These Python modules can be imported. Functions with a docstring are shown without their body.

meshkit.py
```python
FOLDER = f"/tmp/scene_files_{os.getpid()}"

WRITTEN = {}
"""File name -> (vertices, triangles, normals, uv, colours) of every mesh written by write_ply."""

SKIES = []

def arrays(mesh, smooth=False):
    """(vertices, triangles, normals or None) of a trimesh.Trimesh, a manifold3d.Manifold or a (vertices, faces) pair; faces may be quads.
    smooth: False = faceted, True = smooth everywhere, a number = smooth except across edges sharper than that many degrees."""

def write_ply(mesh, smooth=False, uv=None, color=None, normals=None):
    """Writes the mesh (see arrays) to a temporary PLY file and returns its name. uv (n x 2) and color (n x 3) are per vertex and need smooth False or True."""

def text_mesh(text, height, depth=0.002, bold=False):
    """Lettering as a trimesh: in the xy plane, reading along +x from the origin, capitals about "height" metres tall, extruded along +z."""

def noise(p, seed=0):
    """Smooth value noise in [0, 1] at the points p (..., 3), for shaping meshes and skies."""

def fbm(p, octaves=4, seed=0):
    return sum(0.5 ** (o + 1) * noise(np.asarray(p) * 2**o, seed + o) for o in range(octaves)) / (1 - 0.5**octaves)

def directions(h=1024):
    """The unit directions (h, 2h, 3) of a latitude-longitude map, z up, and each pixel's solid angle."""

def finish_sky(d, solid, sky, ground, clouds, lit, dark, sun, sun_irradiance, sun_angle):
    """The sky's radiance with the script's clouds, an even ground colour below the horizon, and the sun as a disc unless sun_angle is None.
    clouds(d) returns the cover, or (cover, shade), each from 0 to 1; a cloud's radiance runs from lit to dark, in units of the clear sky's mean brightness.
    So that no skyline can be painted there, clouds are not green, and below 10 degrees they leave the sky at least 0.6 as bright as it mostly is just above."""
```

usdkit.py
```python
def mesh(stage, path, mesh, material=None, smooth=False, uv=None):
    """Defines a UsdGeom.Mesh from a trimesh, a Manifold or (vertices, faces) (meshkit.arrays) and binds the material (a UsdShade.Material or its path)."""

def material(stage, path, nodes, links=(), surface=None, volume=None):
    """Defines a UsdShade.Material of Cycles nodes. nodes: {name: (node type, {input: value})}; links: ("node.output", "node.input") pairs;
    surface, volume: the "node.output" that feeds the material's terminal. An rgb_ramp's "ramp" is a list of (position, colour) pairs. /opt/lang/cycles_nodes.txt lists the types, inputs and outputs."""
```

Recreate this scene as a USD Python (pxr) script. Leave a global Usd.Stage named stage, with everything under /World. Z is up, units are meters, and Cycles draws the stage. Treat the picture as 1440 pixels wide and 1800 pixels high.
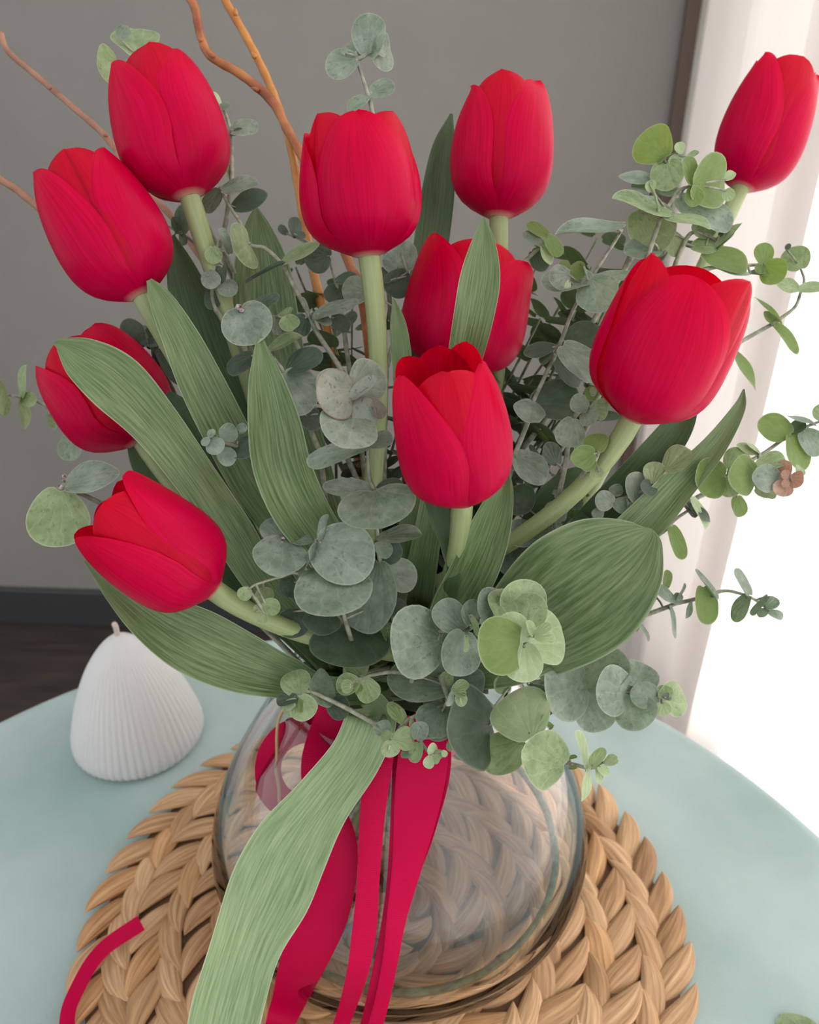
import math, random
import numpy as np
import usdkit, meshkit
from pxr import Usd, UsdGeom, UsdLux, UsdShade, Sdf, Gf, Vt

stage = Usd.Stage.CreateInMemory()
UsdGeom.SetStageUpAxis(stage, "Z")
UsdGeom.SetStageMetersPerUnit(stage, 1.0)
UsdGeom.Xform.Define(stage, "/World")
T = Sdf.ValueTypeNames

# ---------------------------------------------------------------- camera, light, exposure
TABLE_Z = 0.74
MAT_Z = TABLE_Z + 0.012            # top of the woven mat
CAM_Z = MAT_Z + 0.46
PITCH = math.radians(30.0)
EXPOSURE = 0.12
CAM = np.array([0.0, 0.0, CAM_Z])
FWD = np.array([0.0, math.cos(PITCH), -math.sin(PITCH)])
UP = np.array([0.0, math.sin(PITCH), math.cos(PITCH)])
RIGHT = np.array([1.0, 0.0, 0.0])
cam = UsdGeom.Camera.Define(stage, "/World/camera")
cam.CreateHorizontalApertureAttr(36.0)
cam.CreateFocalLengthAttr(36.0)
cam.CreateFStopAttr(15.0)
cam.CreateFocusDistanceAttr(0.345)
cam.CreateClippingRangeAttr(Gf.Vec2f(0.01, 100.0))
cam.CreateExposureAttr(EXPOSURE)
M = Gf.Matrix4d(*RIGHT, 0, *UP, 0, *(-FWD), 0, *CAM, 1)
cam.AddTransformOp().Set(M)

def rect_light(path, pos, size, rot, intensity, color):
    l = UsdLux.RectLight.Define(stage, path)
    l.CreateWidthAttr(size[0]); l.CreateHeightAttr(size[1])
    l.CreateIntensityAttr(intensity); l.CreateColorAttr(Gf.Vec3f(*color))
    l.AddTranslateOp().Set(Gf.Vec3d(*pos)); l.AddRotateXYZOp().Set(Gf.Vec3f(*rot))
    return l

dome = UsdLux.DomeLight.Define(stage, "/World/sky_light")
dome.CreateIntensityAttr(0.32)
dome.CreateColorAttr(Gf.Vec3f(0.96, 0.98, 1.0))
# daylight that comes in through the tall window of the right wall
rect_light("/World/window_daylight", (0.86, 0.22, 1.25), (2.1, 2.4), (0, 90, 0), 8.5, (1.0, 0.985, 0.96))

# ---------------------------------------------------------------- helpers
def P(x, y, d):
    """The point at the depth d (metres along the view axis) behind the pixel x, y of the photograph."""
    return CAM + d * (FWD + RIGHT * ((x - 720) / 1440) + UP * ((900 - y) / 1440))

def on_plane(x, y, z):
    r = FWD + RIGHT * ((x - 720) / 1440) + UP * ((900 - y) / 1440)
    return CAM + r * ((z - CAM_Z) / r[2])

def unit(v):
    return np.asarray(v, float) / max(np.linalg.norm(v), 1e-12)

def crom(pts, n=8):
    """Catmull-Rom samples through the rows of pts (any number of columns)."""
    p = np.asarray(pts, float)
    if len(p) == 2:
        return p[0] + (p[1] - p[0]) * np.linspace(0, 1, n + 1)[:, None]
    q = np.vstack([2 * p[0] - p[1], p, 2 * p[-1] - p[-2]])
    out = []
    for i in range(1, len(q) - 2):
        a, b, c, d = q[i - 1], q[i], q[i + 1], q[i + 2]
        for t in np.linspace(0, 1, n, endpoint=False):
            out.append(0.5 * (2 * b + (c - a) * t + (2 * a - 5 * b + 4 * c - d) * t * t + (3 * b - a - 3 * c + d) * t ** 3))
    out.append(p[-1])
    return np.array(out)

def frames(p):
    t = np.gradient(p, axis=0)
    t /= np.maximum(np.linalg.norm(t, axis=1, keepdims=True), 1e-12)
    n = np.cross(t[0], [0.31, 0.87, 0.22]); n = unit(n)
    N = []
    for k in t:
        n = unit(n - k * np.dot(n, k)); N.append(n)
    N = np.array(N)
    return t, N, np.cross(t, N)

def grid_faces(nu, nv, wrap=False):
    """Quads of a grid of nv rows of nu points, wrapping along u if asked."""
    f = []
    for j in range(nv - 1):
        for i in range(nu if wrap else nu - 1):
            a, b = j * nu + i, j * nu + (i + 1) % nu
            f.append((a, b, b + nu, a + nu))
    return np.array(f)

def tri(f):
    f = np.asarray(f)
    return np.vstack([f[:, [0, 1, 2]], f[:, [0, 2, 3]]]) if f.shape[1] == 4 else f

def tube(p, r, n=10):
    """A closed tube round the polyline p; r a number or one radius per point. Returns V, F, uv."""
    p = np.asarray(p, float); r = np.broadcast_to(np.asarray(r, float), (len(p),))
    t, N, B = frames(p)
    a = np.linspace(0, 2 * np.pi, n, endpoint=False)
    V = (p[:, None] + r[:, None, None] * (np.cos(a)[None, :, None] * N[:, None] + np.sin(a)[None, :, None] * B[:, None])).reshape(-1, 3)
    F = tri(grid_faces(n, len(p), True))
    uv = np.stack(np.broadcast_arrays(np.abs(np.linspace(-1, 1, n))[None, :], np.linspace(0, 1, len(p))[:, None]), -1).reshape(-1, 2)
    V = np.vstack([V, p[0], p[-1]]); uv = np.vstack([uv, [0, 0], [0, 1]])
    m = len(V)
    c = [(m - 2, (i + 1) % n, i) for i in range(n)] + [(m - 1, (len(p) - 1) * n + i, (len(p) - 1) * n + (i + 1) % n) for i in range(n)]
    return V, np.vstack([F, c]), uv

def join(parts):
    V, F, U, k = [], [], [], 0
    for v, f, u in parts:
        V.append(v); F.append(np.asarray(f) + k); U.append(u); k += len(v)
    return np.vstack(V), np.vstack(F), np.vstack(U)

def lathe(profile, n=64, rib=None):
    """profile: (radius, z) rows. rib(angle, row) scales the radius."""
    pr = np.asarray(profile, float); a = np.linspace(0, 2 * np.pi, n, endpoint=False)
    R = pr[:, 0][:, None] * (np.ones((1, n)) if rib is None else rib(a[None, :], np.arange(len(pr))[:, None]))
    V = np.stack([R * np.cos(a), R * np.sin(a), np.broadcast_to(pr[:, 1][:, None], R.shape)], -1).reshape(-1, 3)
    uv = np.stack(np.broadcast_arrays(a[None, :] / (2 * np.pi), np.linspace(0, 1, len(pr))[:, None]), -1).reshape(-1, 2)
    return V, tri(grid_faces(n, len(pr), True)), uv

def box(lo, hi, ch=0.0):
    import trimesh
    lo, hi = np.asarray(lo, float), np.asarray(hi, float)
    if ch > 0:
        import manifold3d as m3
        b = m3.Manifold.hull_points(np.array([[x, y, z] for s in range(3) for x in (lo[0] + ch * (s != 0), hi[0] - ch * (s != 0)) for y in (lo[1] + ch * (s != 1), hi[1] - ch * (s != 1)) for z in (lo[2] + ch * (s != 2), hi[2] - ch * (s != 2))]))
        m = b.to_mesh(); V, F = np.array(m.vert_properties[:, :3], float), np.array(m.tri_verts)
    else:
        m = trimesh.creation.box(bounds=[lo, hi]); V, F = np.array(m.vertices), np.array(m.faces)
    return V, F, np.zeros((len(V), 2))

USED = {}
def numbered(path):
    k = USED.get(path, -1) + 1
    USED[path] = k
    return path if k == 0 else f"{path}_{k:03d}"

def thing(name, label, cat, loc=(0, 0, 0), group=None, kind=None):
    x = UsdGeom.Xform.Define(stage, numbered("/World/" + name))
    x.AddTranslateOp().Set(Gf.Vec3d(*[float(v) for v in loc]))
    p = x.GetPrim()
    for k, v in (("label", label), ("category", cat), ("group", group), ("kind", kind)):
        if v: p.SetCustomDataByKey(k, v)
    return p

def part(parent, name, geo, mat, smooth=True, label=None, rim=None, kind=None):
    """A mesh (V, F, uv) in world coordinates as a child of the thing (or part) parent, or a top-level mesh if parent is None."""
    V, F, uv = geo
    at = np.zeros(3)
    if parent is not None:
        c = UsdGeom.XformCache().GetLocalToWorldTransform(parent).ExtractTranslation()
        at = np.array(c)
    path = numbered((str(parent.GetPath()) if parent is not None else "/World") + "/" + name)
    if smooth is True or smooth is False:
        m = usdkit.mesh(stage, path, (V - at, F), MAT[mat], smooth=smooth, uv=uv)
    else:
        m = usdkit.mesh(stage, path, (V - at, F), MAT[mat], smooth=smooth)
    if rim is not None:
        UsdGeom.PrimvarsAPI(m).CreatePrimvar("rim", T.FloatArray, "vertex").Set(Vt.FloatArray.FromNumpy(np.asarray(rim, np.float32)))
    p = m.GetPrim()
    if label: p.SetCustomDataByKey("label", label)
    if kind: p.SetCustomDataByKey("kind", kind)
    return p

# ---------------------------------------------------------------- materials
MAT = {}
def mat(name, nodes, links, surface="p.BSDF"):
    MAT[name] = usdkit.material(stage, "/World/Looks/" + name, nodes, links, surface=surface)

def plain(name, color, rough=0.5, **kw):
    mat(name, {"p": ("principled_bsdf", {"base_color": color, "roughness": rough, **kw})}, [])

def noisy(name, a, b, scale, rough=0.6, stretch=(1, 1, 1), bump=0.0, detail=4, lo=0.35, hi=0.65, bscale=None, **kw):
    nodes = {"t": ("texture_coordinate", {}), "m": ("mapping", {"scale": stretch}), "n": ("noise_texture", {"scale": scale, "detail": detail}),
             "r": ("rgb_ramp", {"ramp": [(lo, a), (hi, b)]}), "p": ("principled_bsdf", {"roughness": rough, **kw})}
    links = [("t.object", "m.vector"), ("m.vector", "n.vector"), ("n.fac", "r.fac"), ("r.color", "p.base_color")]
    if bump:
        nodes["b"] = ("bump", {"strength": bump, "distance": 0.002})
        nodes["n2"] = ("noise_texture", {"scale": bscale or scale * 4, "detail": 3})
        links += [("m.vector", "n2.vector"), ("n2.fac", "b.height"), ("b.normal", "p.normal")]
    mat(name, nodes, links)

def streaky(name, a, b, su, sv, ramp_v=None, rough=0.45, trans=None, tw=0.25, bump=0.15, rim=None, speck=None, lo=0.3, hi=0.7, mid=None, base_pale=False, **kw):
    """Colour that runs in fibres along v of the mesh's st; ramp_v multiplies along v."""
    nodes = {"uv": ("attribute", {"attribute": "st"}), "m": ("mapping", {"scale": (su, sv, 1)}), "n": ("noise_texture", {"scale": 1.0, "detail": 3, "roughness": 0.6}),
             "oi": ("object_info", {}), "r": ("rgb_ramp", {"ramp": [(lo, a), (hi, b)]}), "p": ("principled_bsdf", {"roughness": rough, **kw}),
             "b": ("bump", {"strength": bump, "distance": 0.0006})}
    links = [("uv.vector", "m.vector"), ("m.vector", "n.vector"), ("oi.location", "m.location"), ("n.fac", "r.fac"), ("n.fac", "b.height"), ("b.normal", "p.normal")]
    last = "r.color"
    if ramp_v:
        nodes["sx"] = ("separate_xyz", {}); nodes["rv"] = ("rgb_ramp", {"ramp": ramp_v}); nodes["mv"] = ("mix", {"mix_type": "multiply", "fac": 1.0})
        links += [("uv.vector", "sx.vector"), ("sx.y", "rv.fac"), (last, "mv.color1"), ("rv.color", "mv.color2")]
        last = "mv.color"
    if base_pale:      # whitish foot of a petal
        nodes["sb"] = ("separate_xyz", {}); nodes["rb"] = ("rgb_ramp", {"ramp": [(0.0, (0.7, 0.7, 0.7)), (0.012, (0.4, 0.4, 0.4)), (0.03, (0, 0, 0)), (1.0, (0, 0, 0))]}); nodes["mb"] = ("mix", {"color2": (0.62, 0.52, 0.40)})
        links += [("uv.vector", "sb.vector"), ("sb.y", "rb.fac"), ("rb.color", "mb.fac"), (last, "mb.color1")]
        last = "mb.color"
    if mid:      # a fine line along the middle of the blade
        nodes["sm"] = ("separate_xyz", {}); nodes["rm"] = ("rgb_ramp", {"ramp": [(0.0, (1, 1, 1)), (0.47, (1, 1, 1)), (0.495, mid), (0.505, mid), (0.53, (1, 1, 1)), (1.0, (1, 1, 1))]}); nodes["mm"] = ("mix", {"mix_type": "multiply", "fac": 1.0})
        links += [("uv.vector", "sm.vector"), ("sm.x", "rm.fac"), (last, "mm.color1"), ("rm.color", "mm.color2")]
        last = "mm.color"
    if rim:
        nodes["ra"] = ("attribute", {"attribute": "rim"}); nodes["rr"] = ("rgb_ramp", {"ramp": [(0.0, (0, 0, 0)), (rim[1], (0, 0, 0)), (1.0, (1, 1, 1))]}); nodes["mr"] = ("mix", {"color2": rim[0]})
        links += [("ra.fac", "rr.fac"), ("rr.color", "mr.fac"), (last, "mr.color1")]
        last = "mr.color"
    links.append((last, "p.base_color"))
    out = "p.BSDF"
    if trans:
        nodes["tr"] = ("translucent_bsdf", {"color": trans}); nodes["mx"] = ("mix_closure", {"fac": tw})
        links += [("p.BSDF", "mx.closure1"), ("tr.BSDF", "mx.closure2")]
        out = "mx.closure"
    mat(name, nodes, links, out)

def euc(name, a, b, dark, rimcol, trans, tw, rough=0.55, speck=0.5):
    """Waxy round leaf: two tones in clouds, dark specks, veins that fan from the stalk, a pale edge. st = (angle at the stalk, distance)."""
    nodes = {"t": ("attribute", {"attribute": "st"}), "tc": ("texture_coordinate", {}), "n": ("noise_texture", {"scale": 85, "detail": 6, "roughness": 0.65}),
             "r": ("rgb_ramp", {"ramp": [(0.32, a), (0.68, b)]}),
             "n2": ("noise_texture", {"scale": 420, "detail": 4, "roughness": 0.75}), "r2": ("rgb_ramp", {"ramp": [(0.0, (0, 0, 0)), (0.57, (0, 0, 0)), (0.63, (speck, speck, speck)), (1, (speck, speck, speck))]}),
             "md": ("mix", {"color2": dark}),
             "w": ("wave_texture", {"wave_type": "bands", "bands_direction": "x", "scale": 3.2, "distortion": 2.2, "detail": 2, "detail_scale": 2}),
             "rw": ("rgb_ramp", {"ramp": [(0.0, (0, 0, 0)), (0.93, (0, 0, 0)), (1, (0.13, 0.13, 0.13))]}), "mw": ("mix", {"color2": tuple(min(1, 1.7 * x) for x in b)}),
             "ra": ("attribute", {"attribute": "rim"}), "rr": ("rgb_ramp", {"ramp": [(0.0, (0, 0, 0)), (0.94, (0, 0, 0)), (1, (0.6, 0.6, 0.6))]}),
             "mr": ("mix", {"color2": rimcol}), "b": ("bump", {"strength": 0.25, "distance": 0.0005}),
             "p": ("principled_bsdf", {"roughness": rough, "specular_ior_level": 0.35}), "tr": ("translucent_bsdf", {"color": trans}), "mx": ("mix_closure", {"fac": tw})}
    links = [("tc.object", "n.vector"), ("n.fac", "r.fac"), ("tc.object", "n2.vector"), ("n2.fac", "r2.fac"), ("r.color", "md.color1"), ("r2.color", "md.fac"),
             ("t.vector", "w.vector"), ("w.fac", "rw.fac"), ("md.color", "mw.color1"), ("rw.color", "mw.fac"),
             ("ra.fac", "rr.fac"), ("rr.color", "mr.fac"), ("mw.color", "mr.color1"), ("mr.color", "p.base_color"),
             ("w.fac", "b.height"), ("b.normal", "p.normal"), ("p.BSDF", "mx.closure1"), ("tr.BSDF", "mx.closure2")]
    mat(name, nodes, links, "mx.closure")

PV = [(0.0, (0.80, 1.0, 0.9)), (0.12, (0.88, 1.0, 1.0)), (0.6, (1, 1, 1)), (1.0, (1.06, 1.0, 0.75))]  # tips tinted redder: light passing through is put into the colour
streaky("petal", (0.48, 0.0, 0.032), (0.68, 0.0, 0.066), 46, 1.6, PV, rough=0.36, trans=(0.85, 0.0, 0.014), tw=0.30, bump=0.25, specular_ior_level=0.09, base_pale=True)
streaky("petal_inner", (0.44, 0.0, 0.020), (0.60, 0.0, 0.034), 46, 1.6, PV, rough=0.45, trans=(0.85, 0.0, 0.010), tw=0.30, bump=0.25, mid=(0.6, 0.6, 0.6), specular_ior_level=0.13, base_pale=True)
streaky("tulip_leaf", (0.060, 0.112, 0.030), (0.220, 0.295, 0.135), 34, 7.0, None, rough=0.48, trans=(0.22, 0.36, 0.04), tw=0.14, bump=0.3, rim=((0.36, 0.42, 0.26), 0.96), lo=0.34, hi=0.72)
streaky("tulip_leaf_lit", (0.15, 0.235, 0.095), (0.34, 0.44, 0.235), 36, 6.0, None, rough=0.48, trans=(0.28, 0.42, 0.08), tw=0.14, bump=0.3, rim=((0.5, 0.55, 0.38), 0.96), lo=0.32, hi=0.7)  # brighter copy of the leaf colour, painting light onto the front leaf
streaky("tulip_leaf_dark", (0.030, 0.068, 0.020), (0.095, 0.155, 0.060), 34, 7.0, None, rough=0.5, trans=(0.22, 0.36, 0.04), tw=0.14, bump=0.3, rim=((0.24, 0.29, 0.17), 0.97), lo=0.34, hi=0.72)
streaky("tulip_stem", (0.23, 0.285, 0.115), (0.285, 0.335, 0.16), 8, 4.0, None, rough=0.42, bump=0.1)
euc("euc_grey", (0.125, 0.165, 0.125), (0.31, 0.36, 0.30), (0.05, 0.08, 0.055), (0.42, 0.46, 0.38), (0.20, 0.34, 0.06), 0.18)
euc("euc_shaded", (0.040, 0.062, 0.046), (0.095, 0.125, 0.098), (0.03, 0.05, 0.035), (0.24, 0.28, 0.22), (0.15, 0.26, 0.04), 0.16)  # darker leaf copy: shade inside the bouquet put into the colour
euc("euc_green", (0.17, 0.24, 0.105), (0.36, 0.44, 0.25), (0.075, 0.13, 0.05), (0.50, 0.55, 0.38), (0.18, 0.27, 0.05), 0.20)
euc("euc_young", (0.30, 0.40, 0.20), (0.48, 0.57, 0.36), (0.25, 0.36, 0.16), (0.66, 0.70, 0.5), (0.26, 0.34, 0.10), 0.22, speck=0.25)
euc("euc_lime", (0.15, 0.23, 0.065), (0.23, 0.32, 0.12), (0.10, 0.19, 0.03), (0.55, 0.6, 0.38), (0.20, 0.29, 0.035), 0.40, speck=0.3)
euc("euc_pink", (0.34, 0.17, 0.11), (0.55, 0.43, 0.36), (0.28, 0.12, 0.07), (0.42, 0.15, 0.07), (0.4, 0.2, 0.1), 0.2, speck=0.3)
euc("euc_rust", (0.17, 0.20, 0.16), (0.30, 0.32, 0.27), (0.07, 0.10, 0.05), (0.25, 0.06, 0.03), (0.3, 0.25, 0.12), 0.12, speck=0.8)
noisy("stem_dark", (0.06, 0.085, 0.04), (0.15, 0.19, 0.10), 200, 0.5)
noisy("euc_stem", (0.17, 0.18, 0.125), (0.34, 0.34, 0.26), 300, 0.55)
noisy("bud", (0.06, 0.02, 0.015), (0.45, 0.40, 0.36), 900, 0.7)
noisy("willow", (0.24, 0.055, 0.018), (0.46, 0.17, 0.045), 60, 0.4, bump=0.2)
noisy("willow_gold", (0.40, 0.13, 0.02), (0.56, 0.25, 0.045), 60, 0.4, bump=0.2)
noisy("willow_brown", (0.22, 0.09, 0.05), (0.40, 0.20, 0.12), 60, 0.45, bump=0.2)
mat("ribbon", {"uv": ("attribute", {"attribute": "st"}), "w": ("wave_texture", {"wave_type": "bands", "bands_direction": "y", "scale": 55.0}), "b": ("bump", {"strength": 0.22, "distance": 0.0004}),
               "p": ("principled_bsdf", {"base_color": (0.56, 0.0, 0.058), "roughness": 0.45, "specular_ior_level": 0.12}), "tr": ("translucent_bsdf", {"color": (0.6, 0.0, 0.04)}), "mx": ("mix_closure", {"fac": 0.15})},
    [("uv.vector", "w.vector"), ("w.fac", "b.height"), ("b.normal", "p.normal"), ("p.BSDF", "mx.closure1"), ("tr.BSDF", "mx.closure2")], "mx.closure")
plain("twine", (0.52, 0.34, 0.17), 0.8)
for i, (a, b) in enumerate([((0.30, 0.150, 0.062), (0.56, 0.33, 0.165)), ((0.36, 0.19, 0.085), (0.64, 0.40, 0.215)), ((0.24, 0.115, 0.045), (0.47, 0.265, 0.125)), ((0.33, 0.15, 0.055), (0.60, 0.34, 0.155))]):
    streaky(f"straw_{'abcd'[i]}", tuple(x * .92 for x in a), tuple(min(.8, x * 1.12) for x in b), 22, 1.2, None, rough=0.6, bump=0.8, lo=0.3, hi=0.7)
plain("straw_dark", (0.13, 0.065, 0.028), 0.8)
noisy("table_mint", (0.27, 0.375, 0.352), (0.42, 0.515, 0.50), 9, 0.62, bump=0.12, detail=6, lo=0.3, hi=0.7, bscale=900, sheen_weight=0.25)
plain("table_metal", (0.05, 0.05, 0.05), 0.4, metallic=0.8)
plain("wax", (0.60, 0.588, 0.58), 0.5, subsurface_weight=0.25, subsurface_radius=(0.9, 0.8, 0.7), subsurface_scale=0.006)
plain("wick", (0.62, 0.50, 0.44), 0.9)
noisy("wall_bounce", (0.74, 0.69, 0.65), (0.78, 0.73, 0.69), 3, 0.8)  # made paler than the room's paint to bounce daylight onto the curtain
noisy("wall_paint", (0.218, 0.203, 0.186), (0.238, 0.222, 0.204), 3, 0.8)
plain("skirting", (0.032, 0.033, 0.035), 0.5)
noisy("floor_wood", (0.030, 0.022, 0.018), (0.055, 0.040, 0.032), 6, 0.45, stretch=(1, 12, 1))
plain("shade_strip_brown", (0.10, 0.065, 0.048), 0.55)  # colour of the painted corner shadow
plain("window_white", (0.78, 0.77, 0.75), 0.4)
mat("pane", {"f": ("fresnel", {"IOR": 1.45}), "t": ("transparent_bsdf", {"color": (0.98, 0.99, 0.99)}), "g": ("glossy_bsdf", {"color": (1, 1, 1), "roughness": 0.02}), "m": ("mix_closure", {})},
    [("f.fac", "m.fac"), ("t.BSDF", "m.closure1"), ("g.BSDF", "m.closure2")], "m.closure")
plain("vase_glass", (1.0, 1.0, 1.0), 0.0, transmission_weight=1.0, ior=1.45)
mat("vase_base_glass", {"f": ("layer_weight", {"blend": 0.5}), "r": ("rgb_ramp", {"ramp": [(0.0, (0.03, 0.03, 0.03)), (0.6, (0.06, 0.06, 0.06)), (0.85, (0.3, 0.3, 0.3)), (1.0, (0.7, 0.7, 0.7))]}),
                   "rt": ("rgb_ramp", {"ramp": [(0.0, (0.985, 0.99, 0.99)), (0.55, (0.96, 0.975, 0.97)), (0.8, (0.55, 0.6, 0.58)), (1.0, (0.15, 0.18, 0.17))]}),
                   "t": ("transparent_bsdf", {}), "g": ("glossy_bsdf", {"color": (1, 1, 1), "roughness": 0.03}), "m": ("mix_closure", {})},
    [("f.facing", "r.fac"), ("f.facing", "rt.fac"), ("rt.color", "t.color"), ("r.color", "m.fac"), ("t.BSDF", "m.closure1"), ("g.BSDF", "m.closure2")], "m.closure")
mat("curtain_cloth", {"p": ("diffuse_bsdf", {"color": (0.88, 0.80, 0.745)}), "tr": ("translucent_bsdf", {"color": (0.74, 0.665, 0.63)}), "mx": ("mix_closure", {"fac": 0.17}),
                      "t": ("texture_coordinate", {}), "mp": ("mapping", {"scale": (1, 1, 0.03)}), "n": ("noise_texture", {"scale": 220, "detail": 2}), "b": ("bump", {"strength": 0.15, "distance": 0.001})},
    [("t.object", "mp.vector"), ("mp.vector", "n.vector"), ("n.fac", "b.height"), ("b.normal", "p.normal"), ("p.BSDF", "mx.closure1"), ("tr.BSDF", "mx.closure2")], "mx.closure")
mat("curtain_sheer", {"p": ("diffuse_bsdf", {"color": (0.88, 0.80, 0.745)}), "tr": ("translucent_bsdf", {"color": (0.86, 0.84, 0.83)}), "mx": ("mix_closure", {"fac": 0.40}),
                      "t": ("texture_coordinate", {}), "mp": ("mapping", {"scale": (1, 1, 0.03)}), "n": ("noise_texture", {"scale": 220, "detail": 2}), "b": ("bump", {"strength": 0.15, "distance": 0.001})},
    [("t.object", "mp.vector"), ("mp.vector", "n.vector"), ("n.fac", "b.height"), ("b.normal", "p.normal"), ("p.BSDF", "mx.closure1"), ("tr.BSDF", "mx.closure2")], "mx.closure")

# ---------------------------------------------------------------- the room
def struct(name, geo, m, smooth=False):
    p = part(None, name, geo, m, smooth)
    p.SetCustomDataByKey("kind", "structure")
    return p

YAW = math.radians(-3.2)
CORNER = np.array([0.475, 1.50])
def rot_wall(geo):
    V, F, u = geo
    c, s = math.cos(YAW), math.sin(YAW)
    Q = V.copy(); d = V[:, :2] - CORNER
    Q[:, 0] = CORNER[0] + d[:, 0] * c - d[:, 1] * s; Q[:, 1] = CORNER[1] + d[:, 0] * s + d[:, 1] * c
    return Q, F, u
WX = 0.62
struct("floor", box((-3.2, -2.0, -0.1), (WX + 0.1, 1.95, 0.0)), "floor_wood")
struct("wall_back", rot_wall(box((-3.4, 1.50, -0.1), (0.75, 1.62, 2.6))), "wall_paint")
struct("baseboard_back", rot_wall(box((-3.4, 1.484, 0.0), (0.44, 1.4995, 0.10), 0.003)), "skirting")
struct("trim_1", rot_wall(box((0.430, 1.482, 0.0), (0.452, 1.4995, 2.5), 0.003)), "shade_strip_brown")  # added dark strip standing in for the curtain's shadow in the corner
struct("wall_right_pier", box((WX, 1.44, 0.0), (WX + 0.1, 1.56, 2.6)), "wall_bounce")
struct("wall_right_lintel", box((WX, -1.0, 2.35), (WX + 0.1, 1.44, 2.6)), "wall_bounce")
struct("wall_right_sill", box((WX, -1.0, 0.0), (WX + 0.1, 1.44, 0.16)), "wall_bounce")
w = thing("window_1", "tall white framed window behind the pale curtain", "window", (WX + 0.05, 0.22, 0.16), kind="structure")
part(w, "frame", box((WX + 0.02, -1.0, 0.16), (WX + 0.09, -0.94, 2.35), 0.004), "window_white", False)
part(w, "frame", box((WX + 0.02, 1.38, 0.16), (WX + 0.09, 1.44, 2.35), 0.004), "window_white", False)
part(w, "frame", box((WX + 0.02, -0.94, 2.29), (WX + 0.09, 1.38, 2.35), 0.004), "window_white", False)
part(w, "frame", box((WX + 0.02, -0.94, 0.16), (WX + 0.09, 1.38, 0.21), 0.004), "window_white", False)
part(w, "mullion", box((WX + 0.025, -0.03, 0.21), (WX + 0.085, 0.03, 2.29), 0.004), "window_white", False)
part(w, "pane", box((WX + 0.050, -0.94, 0.21), (WX + 0.056, -0.03, 2.29)), "pane", False)
part(w, "pane", box((WX + 0.050, 0.03, 0.21), (WX + 0.056, 1.38, 2.29)), "pane", False)

def curtain(x0, y0, y1, n, amp, wl):
    ys = np.linspace(y0, y1, n); zs = np.linspace(0.015, 2.45, 22)
    fold = lambda y: amp * np.sin(2 * np.pi * y / wl + 1.2 * np.sin(y * 7)) + amp * 0.3 * np.sin(2 * np.pi * y / (wl * .43) + 1)
    V, U = [], []
    for z in zs:
        k = 0.75 + 0.25 * (2.45 - z) / 2.45
        for y in ys:
            V.append((x0 + fold(y) * k + 0.004 * math.sin(z * 3 + y * 5), y, z)); U.append(((y - 0.5), z))
    return np.array(V), tri(grid_faces(len(ys), len(zs))), np.array(U)
c = thing("sheer_curtain", "bright white sheer curtain glowing with daylight at the right edge", "curtain", (0.51, 0.1, 0.015))
part(c, "cloth", curtain(0.505, -0.98, 1.10, 430, 0.010, 0.19), "curtain_sheer", True)
part(c, "rod", tube([(0.505, -1.1, 2.462), (0.505, 1.46, 2.462)], 0.008, 12), "window_white", True)
c = thing("cream_curtain", "cream curtain in soft vertical folds between the grey wall and the bright window", "curtain", (0.478, 1.25, 0.015))
part(c, "cloth", curtain(0.474, 1.03, 1.486, 200, 0.013, 0.165), "curtain_cloth", True)
part(c, "rod", tube([(0.474, -1.1, 2.462), (0.474, 1.46, 2.462)], 0.008, 12), "window_white", True)

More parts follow.
